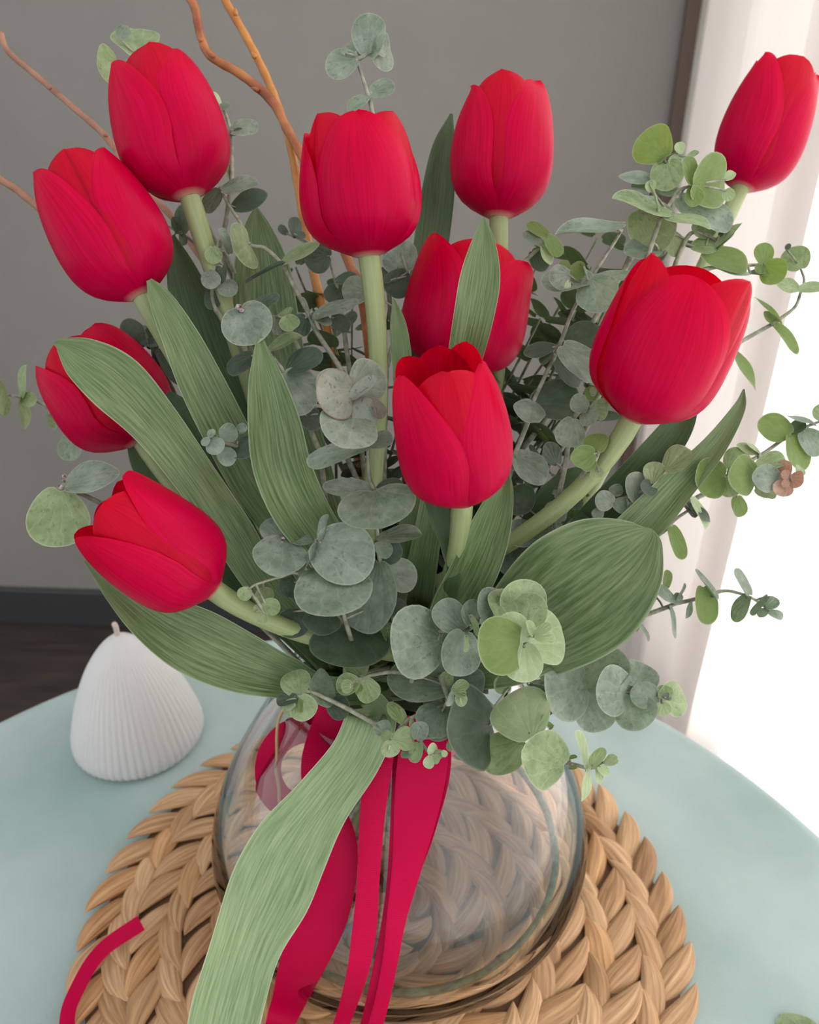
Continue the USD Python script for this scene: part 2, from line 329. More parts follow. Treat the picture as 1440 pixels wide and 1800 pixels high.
# ---------------------------------------------------------------- table, mat, candle
TC = np.array([-0.062, 0.214]); TR = 0.383
t = thing("round_table", "round table with a mottled mint green top under the woven mat", "table", (TC[0], TC[1], 0))
prof = [(0.0, TABLE_Z - 0.026), (TR - 0.008, TABLE_Z - 0.026), (TR - 0.002, TABLE_Z - 0.022), (TR, TABLE_Z - 0.014), (TR - 0.0015, TABLE_Z - 0.005), (TR - 0.006, TABLE_Z - 0.0008), (TR - 0.012, TABLE_Z), (0.0, TABLE_Z)]
V, F, U = lathe(prof, 128); V += [TC[0], TC[1], 0]
part(t, "tabletop", (V, F, U), "table_mint", 40)
V, F, U = lathe([(0.0, 0.0), (0.20, 0.0), (0.205, 0.006), (0.20, 0.014), (0.05, 0.022), (0.028, 0.05), (0.026, 0.65), (0.05, TABLE_Z - 0.03), (0.09, TABLE_Z - 0.0262), (0.0, TABLE_Z - 0.0262)], 48); V += [TC[0], TC[1], 0]
part(t, "pedestal", (V, F, U), "table_metal", 40)

MC = np.array([-0.015, 0.309]); MR = 0.182
rng = random.Random(4)
mt = thing("woven_placemat", "round placemat braided from tan straw under the glass vase", "placemat", (MC[0], MC[1], TABLE_Z))
V, F, U = lathe([(0.0, TABLE_Z + 0.0002), (MR - 0.012, TABLE_Z + 0.0002), (MR - 0.008, TABLE_Z + 0.003), (MR - 0.012, TABLE_Z + 0.0052), (0.0, TABLE_Z + 0.0052)], 96); V += [MC[0], MC[1], 0]
part(mt, "backing", (V, F, U), "straw_dark", 40, label="dark flat backing seen between the braids")

def lobe(r, a, length, width, thick, tilt, lift):
    """One strand of a braid: a flattened leaf-shaped spindle lying along the ring, leaning by tilt, one end dipping under the next strand."""
    nu, nv = 12, 13
    v = np.linspace(-1, 1, nv); u = np.linspace(0, 2 * np.pi, nu, endpoint=False)
    prof = np.maximum(1 - np.abs(v) ** 1.9, 0) ** 0.85 + 0.015
    prof = prof * (1 - 0.18 * v)
    X = v[:, None] * length / 2 + 0 * u
    ridge = 1 + 0.10 * np.cos(u * 3 + a * 50)[None, :]
    Y = (width / 2) * prof[:, None] * np.cos(u)[None, :] * ridge + (0.0020 * np.sin(v * 2.2))[:, None]
    Z = (thick / 2) * prof[:, None] ** 0.8 * np.sin(u)[None, :] * ridge + (0.0030 * v - 0.0012 * v * v)[:, None]
    c, s = math.cos(tilt), math.sin(tilt)
    tx, ty = c * X - s * Y, s * X + c * Y
    rr = r + ty; aa = a + tx / r
    V = np.stack([MC[0] + rr * np.cos(aa), MC[1] + rr * np.sin(aa), TABLE_Z + lift + Z], -1).reshape(-1, 3)
    V[:, 2] = np.clip(V[:, 2], TABLE_Z + 0.0008, MAT_Z + 0.001)
    uv = np.stack(np.broadcast_arrays((u / (2 * np.pi))[None, :], (v * 0.5 + 0.5)[:, None]), -1).reshape(-1, 2) + [rng.random() * 5, rng.random() * 5]
    return V, tri(grid_faces(nu, nv, True)), uv

RW = 0.030
made = 0
for ring in range(6):
    r0 = MR - 0.017 - ring * RW
    if r0 < 0.01: break
    n = max(7, int(round(2 * math.pi * r0 / 0.0232)))
    for k in range(n):
        for side in (1, -1):
            if made >= 300: break
            r = r0 + side * 0.0068
            a = 2 * math.pi * (k + (0.5 if side > 0 else 0.0) + rng.uniform(-.07, .07)) / n + ring * 0.7
            g = lobe(r, a, min(0.046, r0 * 1.6) * rng.uniform(.9, 1.1), 0.0158 * rng.uniform(.88, 1.1), 0.0075 * rng.uniform(.9, 1.1), side * 0.40 + rng.uniform(-.07, .07), 0.0068 + rng.uniform(-.0005, .0005))
            part(mt, "straw_strand", g, "straw_" + rng.choice("aabbcd"), True)
            made += 1

cb = on_plane(246, 1292, TABLE_Z)
ca = thing("ribbed_candle", "white ribbed bullet-shaped candle standing on the mint table", "candle", (cb[0], cb[1], TABLE_Z))
CH, CR = 0.099, 0.0492
zr = crom([(0.92, 0.0), (0.99, 0.03), (1.0, 0.08), (0.97, 0.16), (0.91, 0.27), (0.83, 0.40), (0.73, 0.53), (0.59, 0.68), (0.43, 0.81), (0.28, 0.905), (0.14, 0.97), (0.06, 0.993), (0.0, 1.0)], 4)
ribs = 56
rows = len(zr)
V, F, U = lathe([(CR * a, CH * b) for a, b in zr], ribs * 8, lambda a, j: 1 + 0.022 * (np.abs(np.cos(a * ribs / 2)) - 0.6) * np.clip((rows - 1 - j) / 12, 0, 1) * np.clip(j / 2, 0, 1))
V += [cb[0], cb[1], TABLE_Z + 0.0002]
part(ca, "wax_body", (V, F, U), "wax", True)
wk = crom([(cb[0], cb[1], TABLE_Z + CH - 0.002), (cb[0] + 0.0002, cb[1], TABLE_Z + CH + 0.006), (cb[0] - 0.0006, cb[1], TABLE_Z + CH + 0.011)], 4)
part(ca, "wick", tube(wk, [0.0019] * (len(wk) - 1) + [0.0015], 8), "wick", True)

# ---------------------------------------------------------------- glass vase
VC = np.array([-0.006, 0.345])
VP = crom([(0.0, 0.0008), (0.06, 0.0006), (0.088, 0.0), (0.0965, 0.0020), (0.1045, 0.0085), (0.110, 0.018), (0.1135, 0.029), (0.1145, 0.042), (0.110, 0.062), (0.100, 0.087), (0.0865, 0.113), (0.073, 0.137), (0.0645, 0.152), (0.0615, 0.160)], 5)
inner = crom([(0.0592, 0.1605), (0.0622, 0.152), (0.0705, 0.137), (0.0838, 0.113), (0.0970, 0.087), (0.1065, 0.062), (0.1095, 0.042), (0.1075, 0.029), (0.102, 0.018), (0.094, 0.0115), (0.085, 0.0088), (0.05, 0.0075), (0.0, 0.0072)], 5)
va = thing("glass_vase", "clear conical glass vase standing on the woven placemat", "vase", (VC[0], VC[1], MAT_Z - 0.0008))
VZ = MAT_Z - 0.0006
V, F, U = lathe(list(VP) + [(0.0608, 0.1615)] + list(inner), 128); V += [VC[0], VC[1], VZ]
part(va, "glass_wall", (V, F, U), "vase_glass", 50)
def vase_depth(x, y, margin=0.0):
    """Depth at which the pixel's ray meets the vase's outside, else the mat."""
    r = FWD + RIGHT * ((x - 720) / 1440) + UP * ((900 - y) / 1440)
    d = np.linspace(0.25, 0.62, 1500)
    q = CAM + d[:, None] * r
    z = q[:, 2] - VZ
    R = np.interp(z, VP[:, 1], VP[:, 0], left=0.0, right=0.0) + margin
    hit = (np.hypot(q[:, 0] - VC[0], q[:, 1] - VC[1]) < R) & (z > 0) & (z < 0.161)
    hit |= q[:, 2] < MAT_Z + 0.002
    return d[np.argmax(hit)]

# ---------------------------------------------------------------- flowers
BIND = np.array([-0.008, 0.332, MAT_Z + 0.158])      # where all the stems pass the neck of the vase
rb = random.Random(11)
def bind(spread=0.030):
    a, q = rb.random() * 2 * math.pi, spread * math.sqrt(rb.random())
    return BIND + [q * math.cos(a), q * math.sin(a) * 0.8, rb.uniform(-.004, .004)]

def foot(b):
    """Where a stem that passes b at the neck ends in the vase."""
    d = b - BIND
    return np.array([VC[0] - 0.012 - d[0] * 0.9, VC[1] + 0.008 - d[1] * 0.9, MAT_Z + rb.uniform(0.028, 0.055)])

def strap(rows, thick=0.0009, fold=0.18, m=9, wave=0.0, seed=0):
    """A long leaf or ribbon. rows: (x, y, z, half width, roll in degrees); side = across the line of sight, rolled about the run.
    Returns a closed shell with st (across, along) and the rim value."""
    s = crom(rows, 9)
    p, wd, roll = s[:, :3], np.maximum(s[:, 3], 0.0002), np.radians(s[:, 4])
    t = np.gradient(p, axis=0); t /= np.linalg.norm(t, axis=1, keepdims=True)
    side = np.cross(t, CAM - p); side /= np.linalg.norm(side, axis=1, keepdims=True)
    nor = np.cross(side, t)
    sd = side * np.cos(roll)[:, None] + nor * np.sin(roll)[:, None]
    nr = np.cross(sd, t)
    ln = np.concatenate([[0], np.cumsum(np.linalg.norm(np.diff(p, axis=0), axis=1))])
    u = np.linspace(-1, 1, m)
    rg = np.random.default_rng(seed)
    ph = rg.uniform(0, 6, 2)
    wv = wave * np.sin(ln * 90 + ph[0])[:, None] * u[None, :] + wave * 0.7 * np.sin(ln * 150 + ph[1])[:, None] * (u * u)[None, :]
    off = fold * wd[:, None] * (np.abs(u) ** 1.5 * 1.0)[None, :] + wv * wd[:, None]
    mid = p[:, None] + sd[:, None] * (wd[:, None] * u[None, :])[..., None] + nr[:, None] * off[..., None]
    th = (thick / 2) * (1 - 0.75 * u ** 4)[None, :, None] * np.minimum(1, wd / 0.004)[:, None, None]
    top, bot = mid + nr[:, None] * th, mid - nr[:, None] * th
    n = len(p)
    ring = np.concatenate([top, bot[:, ::-1]], 1)                       # closed cross-section
    V = ring.reshape(-1, 3)
    F = tri(grid_faces(2 * m, n, True))
    uu = np.concatenate([u, u[::-1]]) * 0.5 + 0.5
    uv = np.stack(np.broadcast_arrays(uu[None, :], (ln / 0.15)[:, None]), -1).reshape(-1, 2)
    rim = np.broadcast_to(np.abs(np.concatenate([u, u[::-1]]))[None, :], (n, 2 * m)).reshape(-1)
    caps = []
    for k in (0, n - 1):
        b0 = k * 2 * m
        for i in range(m - 1):
            q = (b0 + i, b0 + i + 1, b0 + 2 * m - 2 - i, b0 + 2 * m - 1 - i)
            caps.append(q if k == 0 else q[::-1])
    return (V, np.vstack([F, tri(np.array(caps))]), uv), rim

def px_rows(pts):
    """(x, y, depth, width in pixels, roll) rows to world rows for strap."""
    out = []
    for q in pts:
        x, y, d, wpx = q[:4]
        out.append([*P(x, y, d), wpx * d / 2880, q[4] if len(q) > 4 else 0.0])
    return out

def petal(H, R, ang, inner, rg, opn, hscale):
    nu, nv = 17, 28
    s_ = np.linspace(0, 1, nv); v = 1 - (1 - s_) ** 1.35; u = np.linspace(-1, 1, nu)
    prof_r = np.interp(v, [0, .03, .09, .20, .36, .55, .72, .85, .94, 1], np.array([.18, .42, .70, .91, 1.0, .99, .93, .84, .74, .64]) + opn * np.array([0, 0, 0, 0, 0, .01, .05, .12, .19, .26]))
    prof_r = np.convolve(np.pad(prof_r, 2, mode="reflect", reflect_type="odd"), np.ones(5) / 5, "valid")
    wid = np.interp(v, [0, .06, .18, .38, .55, .70, .82, .90, .95, .985, 1], [.22, .62, .92, 1.09, 1.06, .90, .69, .50, .35, .19, .05] if not inner else [.22, .62, .92, 1.06, 1.06, .98, .84, .66, .49, .28, .07])
    wid[:-2] = np.convolve(np.pad(wid, 1, mode="edge"), np.ones(3) / 3, "valid")[:-2]
    ph = rg.uniform(0, 6, 4)
    tip = np.interp(v, [0, .5, 1], [0, 0, 1]) ** 1.3
    half = np.minimum(wid / np.maximum(prof_r, .3), 1.35)
    A = ang + u[None, :] * half[:, None] * (1 + 0.05 * np.sin(v * 6 + ph[3]))[:, None] + rg.uniform(-.10, .10) * tip[:, None]
    tuck = np.abs(u)[None, :] ** 2.6 * np.interp(v, [0, .15, .5, .8, 1], [.2, .9, 1.0, .6, .2])[:, None]
    rr = prof_r[:, None] * (1 - 0.13 * tuck) + 0.032 * u[None, :] * np.interp(v, [0, .2, 1], [0, 1, 1])[:, None]
    rr = rr + 0.014 * np.sin(v * 6 + ph[0])[:, None] * np.sin(u * 3 + ph[1])[None, :] + 0.035 * tip[:, None] * np.sin(u * 2.4 + ph[2])[None, :]
    if inner:
        rr = rr * 0.885 + 0.03 * tip[:, None] - 0.028 * np.exp(-(u / 0.09) ** 2)[None, :] * np.interp(v, [0, .3, .9, 1], [0, 1, 1, 0])[:, None]
    Z = (v * hscale)[:, None] * H + 0 * A
    V = np.stack([R * rr * np.cos(A), R * rr * np.sin(A), Z], -1)
    uv = np.stack(np.broadcast_arrays((u * 0.5 + 0.5)[None, :], v[:, None]), -1).reshape(-1, 2)
    return V.reshape(-1, 3), tri(grid_faces(nu, nv)), uv

def tulip(label, base, tipp, wpx, roll, opn, stem=(), leaves=(), seed=0):
    rg = np.random.default_rng(seed)
    b, tp = P(*base), P(*tipp)
    ax = unit(tp - b); H = 0.91 * np.linalg.norm(tp - b); R = 0.97 * wpx * (base[2] + tipp[2]) / 2 / 2880
    fr = CAM - b; fr = unit(fr - ax * np.dot(fr, ax)); sx = np.cross(ax, fr)
    th = thing("tulip", label, "tulip", b, "red tulips of the bouquet")
    def put(V):
        return b + V[:, :1] * fr + V[:, 1:2] * sx + V[:, 2:3] * ax
    for i in range(3):
        for inner in (True, False):
            ang = math.radians(roll + i * 120 + (60 if inner else 0) + rg.uniform(-6, 6))
            hs = rg.uniform(.97, 1.02) if inner else rg.uniform(.93, 1.0)
            V, F, uv = petal(H, R, ang, inner, rg, opn * rg.uniform(.85, 1.15), hs)
            part(th, "petal", (put(V), F, uv + [rg.integers(0, 9), 0]), "petal_inner" if inner else "petal", True)
    bp = bind()
    ft = foot(bp); b0 = b + ax * 0.003; Ls = np.linalg.norm(bp - b0)
    dr = unit(P(*stem[0]) - b0); q1, q2 = b0 + dr * Ls * .42, bp + unit(bp - ft) * Ls * .28
    k = np.linspace(0, 1, 26)[:, None]
    c = np.vstack([(1 - k) ** 3 * b0 + 3 * (1 - k) ** 2 * k * q1 + 3 * (1 - k) * k * k * q2 + k ** 3 * bp, crom([bp, ft], 6)[1:]])
    rad = np.full(len(c), 0.0041); rad[:4] = [0.0046, 0.0046, 0.0044, 0.0042]
    part(th, "stem", tube(c, rad, 12), "tulip_stem", True)
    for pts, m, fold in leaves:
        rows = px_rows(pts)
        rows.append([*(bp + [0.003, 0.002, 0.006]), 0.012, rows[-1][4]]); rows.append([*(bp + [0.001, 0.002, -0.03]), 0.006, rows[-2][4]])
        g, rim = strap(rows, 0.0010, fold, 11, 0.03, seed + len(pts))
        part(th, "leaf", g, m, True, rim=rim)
    return th

LF, LD = "tulip_leaf", "tulip_leaf_dark"
L1 = [(95, 604, .338, 4), (110, 608, .338, 28), (148, 632, .338, 78), (205, 674, .340, 104), (275, 748, .345, 86), (345, 842, .352, 74), (412, 942, .362, 74), (485, 1055, .376, 60)]
L2 = [(262, 492, .343, 10), (282, 525, .344, 40), (318, 595, .346, 64), (355, 675, .350, 78), (395, 755, .358, 80), (450, 860, .37, 74), (560, 1030, .382, 58)]
L3 = [(450, 362, .395, 3), (453, 400, .395, 46), (460, 470, .395, 96), (470, 570, .395, 112), (500, 700, .395, 100), (570, 900, .39, 70), (640, 1080, .385, 60)]
L4 = [(456, 590, .334, 8), (460, 620, .334, 28), (470, 680, .334, 66), (483, 750, .336, 92), (496, 820, .340, 100), (525, 890, .348, 96), (570, 960, .360, 80), (640, 1080, .375, 55)]
L5 = [(850, 382, .332, 3), (850, 425, .332, 40), (844, 490, .332, 70), (832, 560, .334, 70), (815, 640, .345, 60), (790, 760, .365, 55), (750, 950, .375, 50)]
L6 = [(890, 818, .326, 6), (882, 865, .330, 44), (862, 930, .340, 74), (835, 1000, .354, 82), (800, 1065, .372, 76), (760, 1140, .384, 60)]
L7 = [(1308, 684, .372, 3), (1298, 720, .372, 22), (1255, 785, .370, 42), (1195, 850, .368, 58), (1130, 920, .368, 72), (1040, 1000, .374, 68), (900, 1110, .380, 60)]
L8 = [(1147, 930, .352, 4), (1136, 944, .352, 76), (1102, 974, .353, 165), (1056, 1010, .356, 216), (1005, 1050, .362, 226), (930, 1105, .374, 180), (850, 1160, .386, 100)]
L9 = [(150, 985, .357, 5), (205, 1035, .357, 48), (270, 1085, .357, 88), (345, 1128, .359, 116), (425, 1165, .364, 104), (500, 1190, .371, 74), (600, 1215, .385, 50)]
L11 = [(794, 200, .424, 5), (780, 260, .424, 40), (770, 340, .424, 58), (758, 430, .424, 62), (745, 540, .42, 60), (730, 700, .41, 50)]
L12 = [(692, 525, .355, 3), (700, 570, .355, 28), (706, 630, .357, 36), (715, 720, .362, 32), (722, 900, .372, 30)]
L13 = [(758, 860, .352, 34), (775, 910, .352, 40), (792, 960, .356, 34), (790, 1040, .366, 30)]
L14 = [(1226, 680, .372, 10), (1195, 745, .374, 50), (1150, 805, .378, 64), (1090, 870, .382, 66), (1030, 930, .386, 60), (930, 1040, .39, 50)]
L15 = [(305, 413, .382, 4), (318, 470, .382, 48), (342, 550, .382, 80), (372, 640, .386, 88), (430, 760, .39, 80), (560, 980, .39, 60)]
L16 = [(296, 690, .392, 10), (330, 735, .392, 48), (390, 830, .392, 64), (460, 940, .392, 60)]
L17 = [(1052, 832, .374, 5), (1010, 834, .375, 26), (965, 868, .378, 34), (930, 920, .382, 30), (900, 990, .386, 26)]
L10 = [(390, 1990, .352, 4), (378, 1900, .352, 96), (394, 1797, .355, 124), (431, 1668, .362, 122), (474, 1568, .370, 146), (512, 1490, .370, 138), (566, 1410, .374, 104), (625, 1330, .377, 92), (652, 1262, .380, 88)]
L18 = [(236, 775, .40, 30), (265, 820, .40, 60), (330, 900, .40, 70), (430, 1020, .395, 60)]

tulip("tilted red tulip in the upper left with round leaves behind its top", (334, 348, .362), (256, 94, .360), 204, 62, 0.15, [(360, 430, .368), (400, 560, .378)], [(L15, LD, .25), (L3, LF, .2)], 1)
tulip("left red tulip leaning outward, above the dark tulip half hidden by a leaf", (250, 522, .352), (112, 268, .348), 206, 60, 0.2, [(300, 610, .362), (400, 800, .375)], [(L2, LF, .3)], 2)
tulip("large upright red tulip at the top centre, its broad front petal facing the viewer", (648, 452, .345), (622, 186, .336), 226, 8, 0.35, [(664, 540, .352), (676, 660, .36)], [(L4, LF, .5), (L12, LF, .3)], 3)
tulip("upright red tulip against the grey wall right of the centre", (876, 384, .402), (890, 134, .400), 188, 50, 0.2, [(878, 470, .404), (850, 700, .39)], [(L11, LD, .2)], 4)
tulip("red tulip at the right edge in front of the pale curtain", (1302, 334, .462), (1392, 98, .458), 158, 75, 0.25, [(1270, 400, .455), (1120, 650, .42)], [(L7, LF, .45)], 5)
tulip("open red tulip behind the upright green leaf in the middle", (790, 660, .388), (850, 412, .378), 232, 62, 0.75, [(775, 740, .386)], [(L5, LF, .35)], 6)
tulip("nearest red tulip at the centre of the bouquet, nodding forward", (815, 886, .330), (765, 600, .300), 216, 62, 0.35, [(810, 960, .346)], [(L6, LF, .45), (L13, LD, .2)], 7)
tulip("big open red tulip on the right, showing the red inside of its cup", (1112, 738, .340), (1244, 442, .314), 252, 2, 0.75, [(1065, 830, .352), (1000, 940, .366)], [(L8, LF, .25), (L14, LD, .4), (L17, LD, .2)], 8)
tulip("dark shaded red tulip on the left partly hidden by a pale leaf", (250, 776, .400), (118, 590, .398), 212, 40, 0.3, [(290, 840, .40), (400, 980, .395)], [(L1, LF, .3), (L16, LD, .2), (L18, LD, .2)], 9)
T10 = tulip("lowest red tulip at the lower left, tipped outward, with a long leaf coloured as if lit", (378, 1038, .342), (148, 868, .322), 204, 62, 0.4, [(430, 1080, .348), (530, 1165, .364)], [(L9, LF, .3)], 10)
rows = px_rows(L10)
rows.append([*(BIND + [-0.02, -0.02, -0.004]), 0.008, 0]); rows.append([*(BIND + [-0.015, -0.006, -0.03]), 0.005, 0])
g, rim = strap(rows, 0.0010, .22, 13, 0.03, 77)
part(T10, "leaf", g, "tulip_leaf_lit", True, rim=rim, label="long green leaf coloured as if lit, bending down over the front of the vase")

# ---------------------------------------------------------------- eucalyptus
CROP = {"A": (360, 300, 3.6), "B": (340, 560, 3.4286), "C": (400, 840, 3.79), "D": (900, 200, 3.4286), "E": (870, 480, 4.285), "F": (860, 680, 3.79), "G": (640, 1000, 4.0),
        "H": (460, 1120, 4.0), "I": (1080, 380, 4.0), "J": (1080, 700, 4.0), "K": (0, 540, 4.09), "L": (160, 0, 3.913), "N": (600, 960, 2.25), "O": (0, 0, 2.0)}
NA, NR = 28, 6
def leaf_outline():
    a = np.linspace(0, 2 * np.pi, NA, endpoint=False)
    r = 1 + 0.03 * np.cos(3 * a + 0.4)
    x = np.sin(a) * r; y = -np.cos(a) * r
    y = np.where((np.abs(x) < 0.35) & (y < -0.8), y - 0.0, y)
    return x, y
LX, LY = leaf_outline()

def euc_leaf(b, tip, side, rg, taper=0.0):
    """A round leaf from the stalk end b to tip; side is half its width as a vector."""
    dv = (tip - b) / 2; n = unit(np.cross(side, dv))
    if np.dot(n, CAM - b) < 0: n = -n
    S = max(np.linalg.norm(dv), np.linalg.norm(side))
    cup, fold, ph = rg.uniform(-.05, .20), rg.uniform(.02, .14), rg.uniform(0, 6, 2)
    pts, uv, rim = [], [], []
    for k in range(NR + 1):
        q = (k / NR) ** 0.8
        for i in range(1 if k == 0 else NA):
            x, y = (0.0, 0.0) if k == 0 else (LX[i] * q, LY[i] * q)
            w = 1 + 0.025 * math.sin(2 * math.atan2(x, y) + ph[0]) + 0.02 * math.sin(3 * math.atan2(x, y) + ph[1])
            xw = x * w * (1 - taper * max(0.0, -y)) * (1 - 0.10 * max(0, -y)) 
            yy = y * w
            notch = 0.16 * math.exp(-(x / 0.22) ** 2) * max(0.0, -y) ** 3
            yy += notch
            z = cup * (x * x + y * y) * 0.6 + fold * abs(x) - 0.10 * (y * y) * (y > 0) + 0.05 * math.sin(3 * math.atan2(x, y) + ph[0]) * (x * x + y * y)
            pts.append(b + dv * (yy + 1 - 0.16) / (1 - 0.08) + side * xw + n * (z - 0.0) * S)
            an = math.atan2(x, yy + 1.0)
            uv.append((an / math.pi + 0.5, math.hypot(x, yy + 1) / 2)); rim.append(q)
    F = [(0, 1 + i, 1 + (i + 1) % NA) for i in range(NA)]
    for k in range(NR - 1):
        o = 1 + k * NA
        for i in range(NA):
            a, c = o + i, o + (i + 1) % NA
            F += [(a, a + NA, c + NA), (a, c + NA, c)]
    return (np.array(pts), np.array(F), np.array(uv)), rim

GREY, SHADED, GREEN, YOUNG, LIME, RUST = "euc_grey", "euc_shaded", "euc_green", "euc_young", "euc_lime", "euc_rust"
KEY = {"g": GREY, "d": SHADED, "n": GREEN, "y": YOUNG, "l": LIME, "r": RUST, "k": "euc_pink"}
def sprig(label, crop, d0, d1, stem, leaves, m=GREY, buds=(), root=True, seed=0, rs=0.0011, via=()):
    """stem: crop pixels from root to tip, depth d0 to d1. leaves: (bx, by, tx, ty, width[, key][, depth shift in mm]). Later leaves lie nearer."""
    ox, oy, sc = CROP[crop]
    rg = np.random.default_rng(1000 + seed)
    f = lambda x, y: (ox + x / sc, oy + y / sc)
    sp = np.array([f(*q) for q in stem], float)
    ln = np.concatenate([[0], np.cumsum(np.linalg.norm(np.diff(sp, axis=0), axis=1))]); ln /= max(ln[-1], 1e-9)
    ds = d0 + (d1 - d0) * ln
    vis = crom([P(x, y, d) for (x, y), d in zip(sp, ds)], 6)
    tubes = []
    bp = bind(0.034)
    start = vis[0]
    if root:
        mid = [P(*q) for q in via] if via else [0.45 * start + 0.55 * bp + np.array([0, 0.012, -0.004])]
        c = crom([foot(bp), bp] + mid[::-1] + [start, vis[min(3, len(vis) - 1)]], 8)[:-8]
        tubes.append(tube(c, np.linspace(0.0018, rs * 1.15, len(c)), 8))
    tubes.append(tube(vis, np.linspace(rs * 1.15, rs * 0.6, len(vis)), 8))
    th = thing("eucalyptus_sprig", label, "eucalyptus sprig", vis[0], "eucalyptus sprigs of the bouquet")
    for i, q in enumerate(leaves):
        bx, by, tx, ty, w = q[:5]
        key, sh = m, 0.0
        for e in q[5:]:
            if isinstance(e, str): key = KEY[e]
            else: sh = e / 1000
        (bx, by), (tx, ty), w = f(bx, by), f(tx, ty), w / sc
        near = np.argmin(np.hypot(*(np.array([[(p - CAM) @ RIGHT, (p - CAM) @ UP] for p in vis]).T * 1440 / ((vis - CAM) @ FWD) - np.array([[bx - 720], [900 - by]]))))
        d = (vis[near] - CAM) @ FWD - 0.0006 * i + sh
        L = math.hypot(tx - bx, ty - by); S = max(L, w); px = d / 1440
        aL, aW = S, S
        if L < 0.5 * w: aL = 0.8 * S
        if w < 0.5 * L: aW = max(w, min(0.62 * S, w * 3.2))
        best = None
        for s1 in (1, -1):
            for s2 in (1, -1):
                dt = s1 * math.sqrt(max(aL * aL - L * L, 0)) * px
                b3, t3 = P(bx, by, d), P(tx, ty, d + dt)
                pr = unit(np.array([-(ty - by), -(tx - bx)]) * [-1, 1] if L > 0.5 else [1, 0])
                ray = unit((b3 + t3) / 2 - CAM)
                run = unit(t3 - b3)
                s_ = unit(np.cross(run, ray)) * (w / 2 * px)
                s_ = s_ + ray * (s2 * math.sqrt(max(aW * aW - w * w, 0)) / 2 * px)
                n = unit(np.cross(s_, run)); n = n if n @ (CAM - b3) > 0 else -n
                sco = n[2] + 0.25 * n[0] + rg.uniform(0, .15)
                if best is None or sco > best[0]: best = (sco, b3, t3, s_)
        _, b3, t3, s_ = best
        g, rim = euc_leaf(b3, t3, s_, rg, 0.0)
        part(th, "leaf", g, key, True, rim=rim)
        j = np.argmin(np.linalg.norm(vis - b3, axis=1))
        tubes.append(tube(crom([vis[j], (vis[j] + b3) / 2 + [0, 0, 0.0004], b3 + (t3 - b3) * 0.06], 3), 0.00055, 6))
    part(th, "stem", join(tubes), "euc_stem", True)
    for x, y, r in buds:
        import trimesh
        x, y = f(x, y)
        near = np.argmin(np.linalg.norm(vis - P(x, y, d1), axis=1)); d = (vis[near] - CAM) @ FWD - 0.003
        s = trimesh.creation.icosphere(2, r / sc * d / 1440)
        V = np.array(s.vertices) * (1 + 0.25 * (meshkit.noise(np.array(s.vertices) * 1500, 3) - .5))[:, None] + P(x, y, d)
        part(th, "bud", (V, np.array(s.faces), np.zeros((len(V), 2))), "bud", True)
    return th

SN = [0]
def sp(label, crop, d0, d1, stem, leaves, m=GREY, **kw):
    SN[0] += 1
    return sprig(label, crop, d0, d1, stem, leaves, m, seed=SN[0], **kw)

sp("long arching eucalyptus sprig between the upper left tulip and the top centre tulip", "A", .372, .375, [(950, 1400), (835, 1215), (705, 1015), (665, 920), (590, 780), (500, 610), (470, 570), (380, 490), (285, 465), (235, 345), (150, 215), (95, 105)],
   [(180, 240, 395, 130, 120, "d", 6), (95, 130, 0, 265, 110, 3), (110, 130, 345, 68, 90), (280, 462, 185, 500, 300, "n"), (490, 590, 725, 440, 75, "n"), (490, 592, 245, 715, 18, "d"), (640, 930, 560, 1030, 150, "d", 4), (690, 925, 970, 805, 85), (690, 930, 805, 965, 70), (670, 905, 620, 795, 14)], GREY)
sp("single wide grey eucalyptus leaf with a pink bud above the curled tulip leaf", "A", .352, .348, [(380, 1180), (300, 1000), (225, 875)], [(300, 880, 470, 785, 80, "d", 5), (222, 872, 330, 1092, 330)], GREY, buds=[(215, 865, 22), (235, 885, 16)])
sp("tiny four-leaved eucalyptus shoot left of the top centre tulip's stem", "A", .360, .352, [(600, 1150), (540, 1000), (525, 925)], [(450, 920, 480, 1040, 110, "g", 4), (525, 925, 500, 882, 110, "n"), (525, 928, 552, 1018, 132, "n")], GREEN)
sp("shaded grey eucalyptus cluster below the upper left tulip's stem", "A", .372, .366, [(200, 1050), (60, 860), (50, 700), (60, 560), (90, 440)], [(40, 760, 50, 880, 110, "d"), (140, 690, 150, 795, 130), (115, 600, 80, 720, 95, "d"), (20, 640, 60, 745, 125), (50, 480, 60, 592, 110, "n"), (155, 525, 95, 360, 62)], GREY)
sp("rust-edged eucalyptus rosette beside the nearest tulip, trailing pairs of grey leaves", "C", .372, .325, [(1150, 1150), (1100, 900), (1022, 580), (1000, 400), (980, 105), (945, -10), (930, -230), (880, -400)],
   [(1040, 590, 1250, 720, 225, 4), (1020, 450, 1155, 540, 165, "d", 4), (1020, 570, 880, 1050, 345), (1000, 430, 1080, 530, 110), (1010, 400, 1305, 355, 110), (960, 100, 635, 60, 130, 3), (1000, 85, 1175, 40, 120, "d", 3), (980, 108, 1035, 350, 530),
    (940, -225, 525, -90, 150), (950, -228, 1100, -285, 120), (820, -600, 585, -640, 220, "g", 3), (835, -590, 1035, -710, 310, "g"), (840, -430, 760, -208, 400), (830, -585, 605, -530, 340, "r"), (905, -530, 930, -345, 190, "r"), (830, -530, 990, -675, 100, "r"), (975, -510, 1030, -390, 90, "r")], GREY)
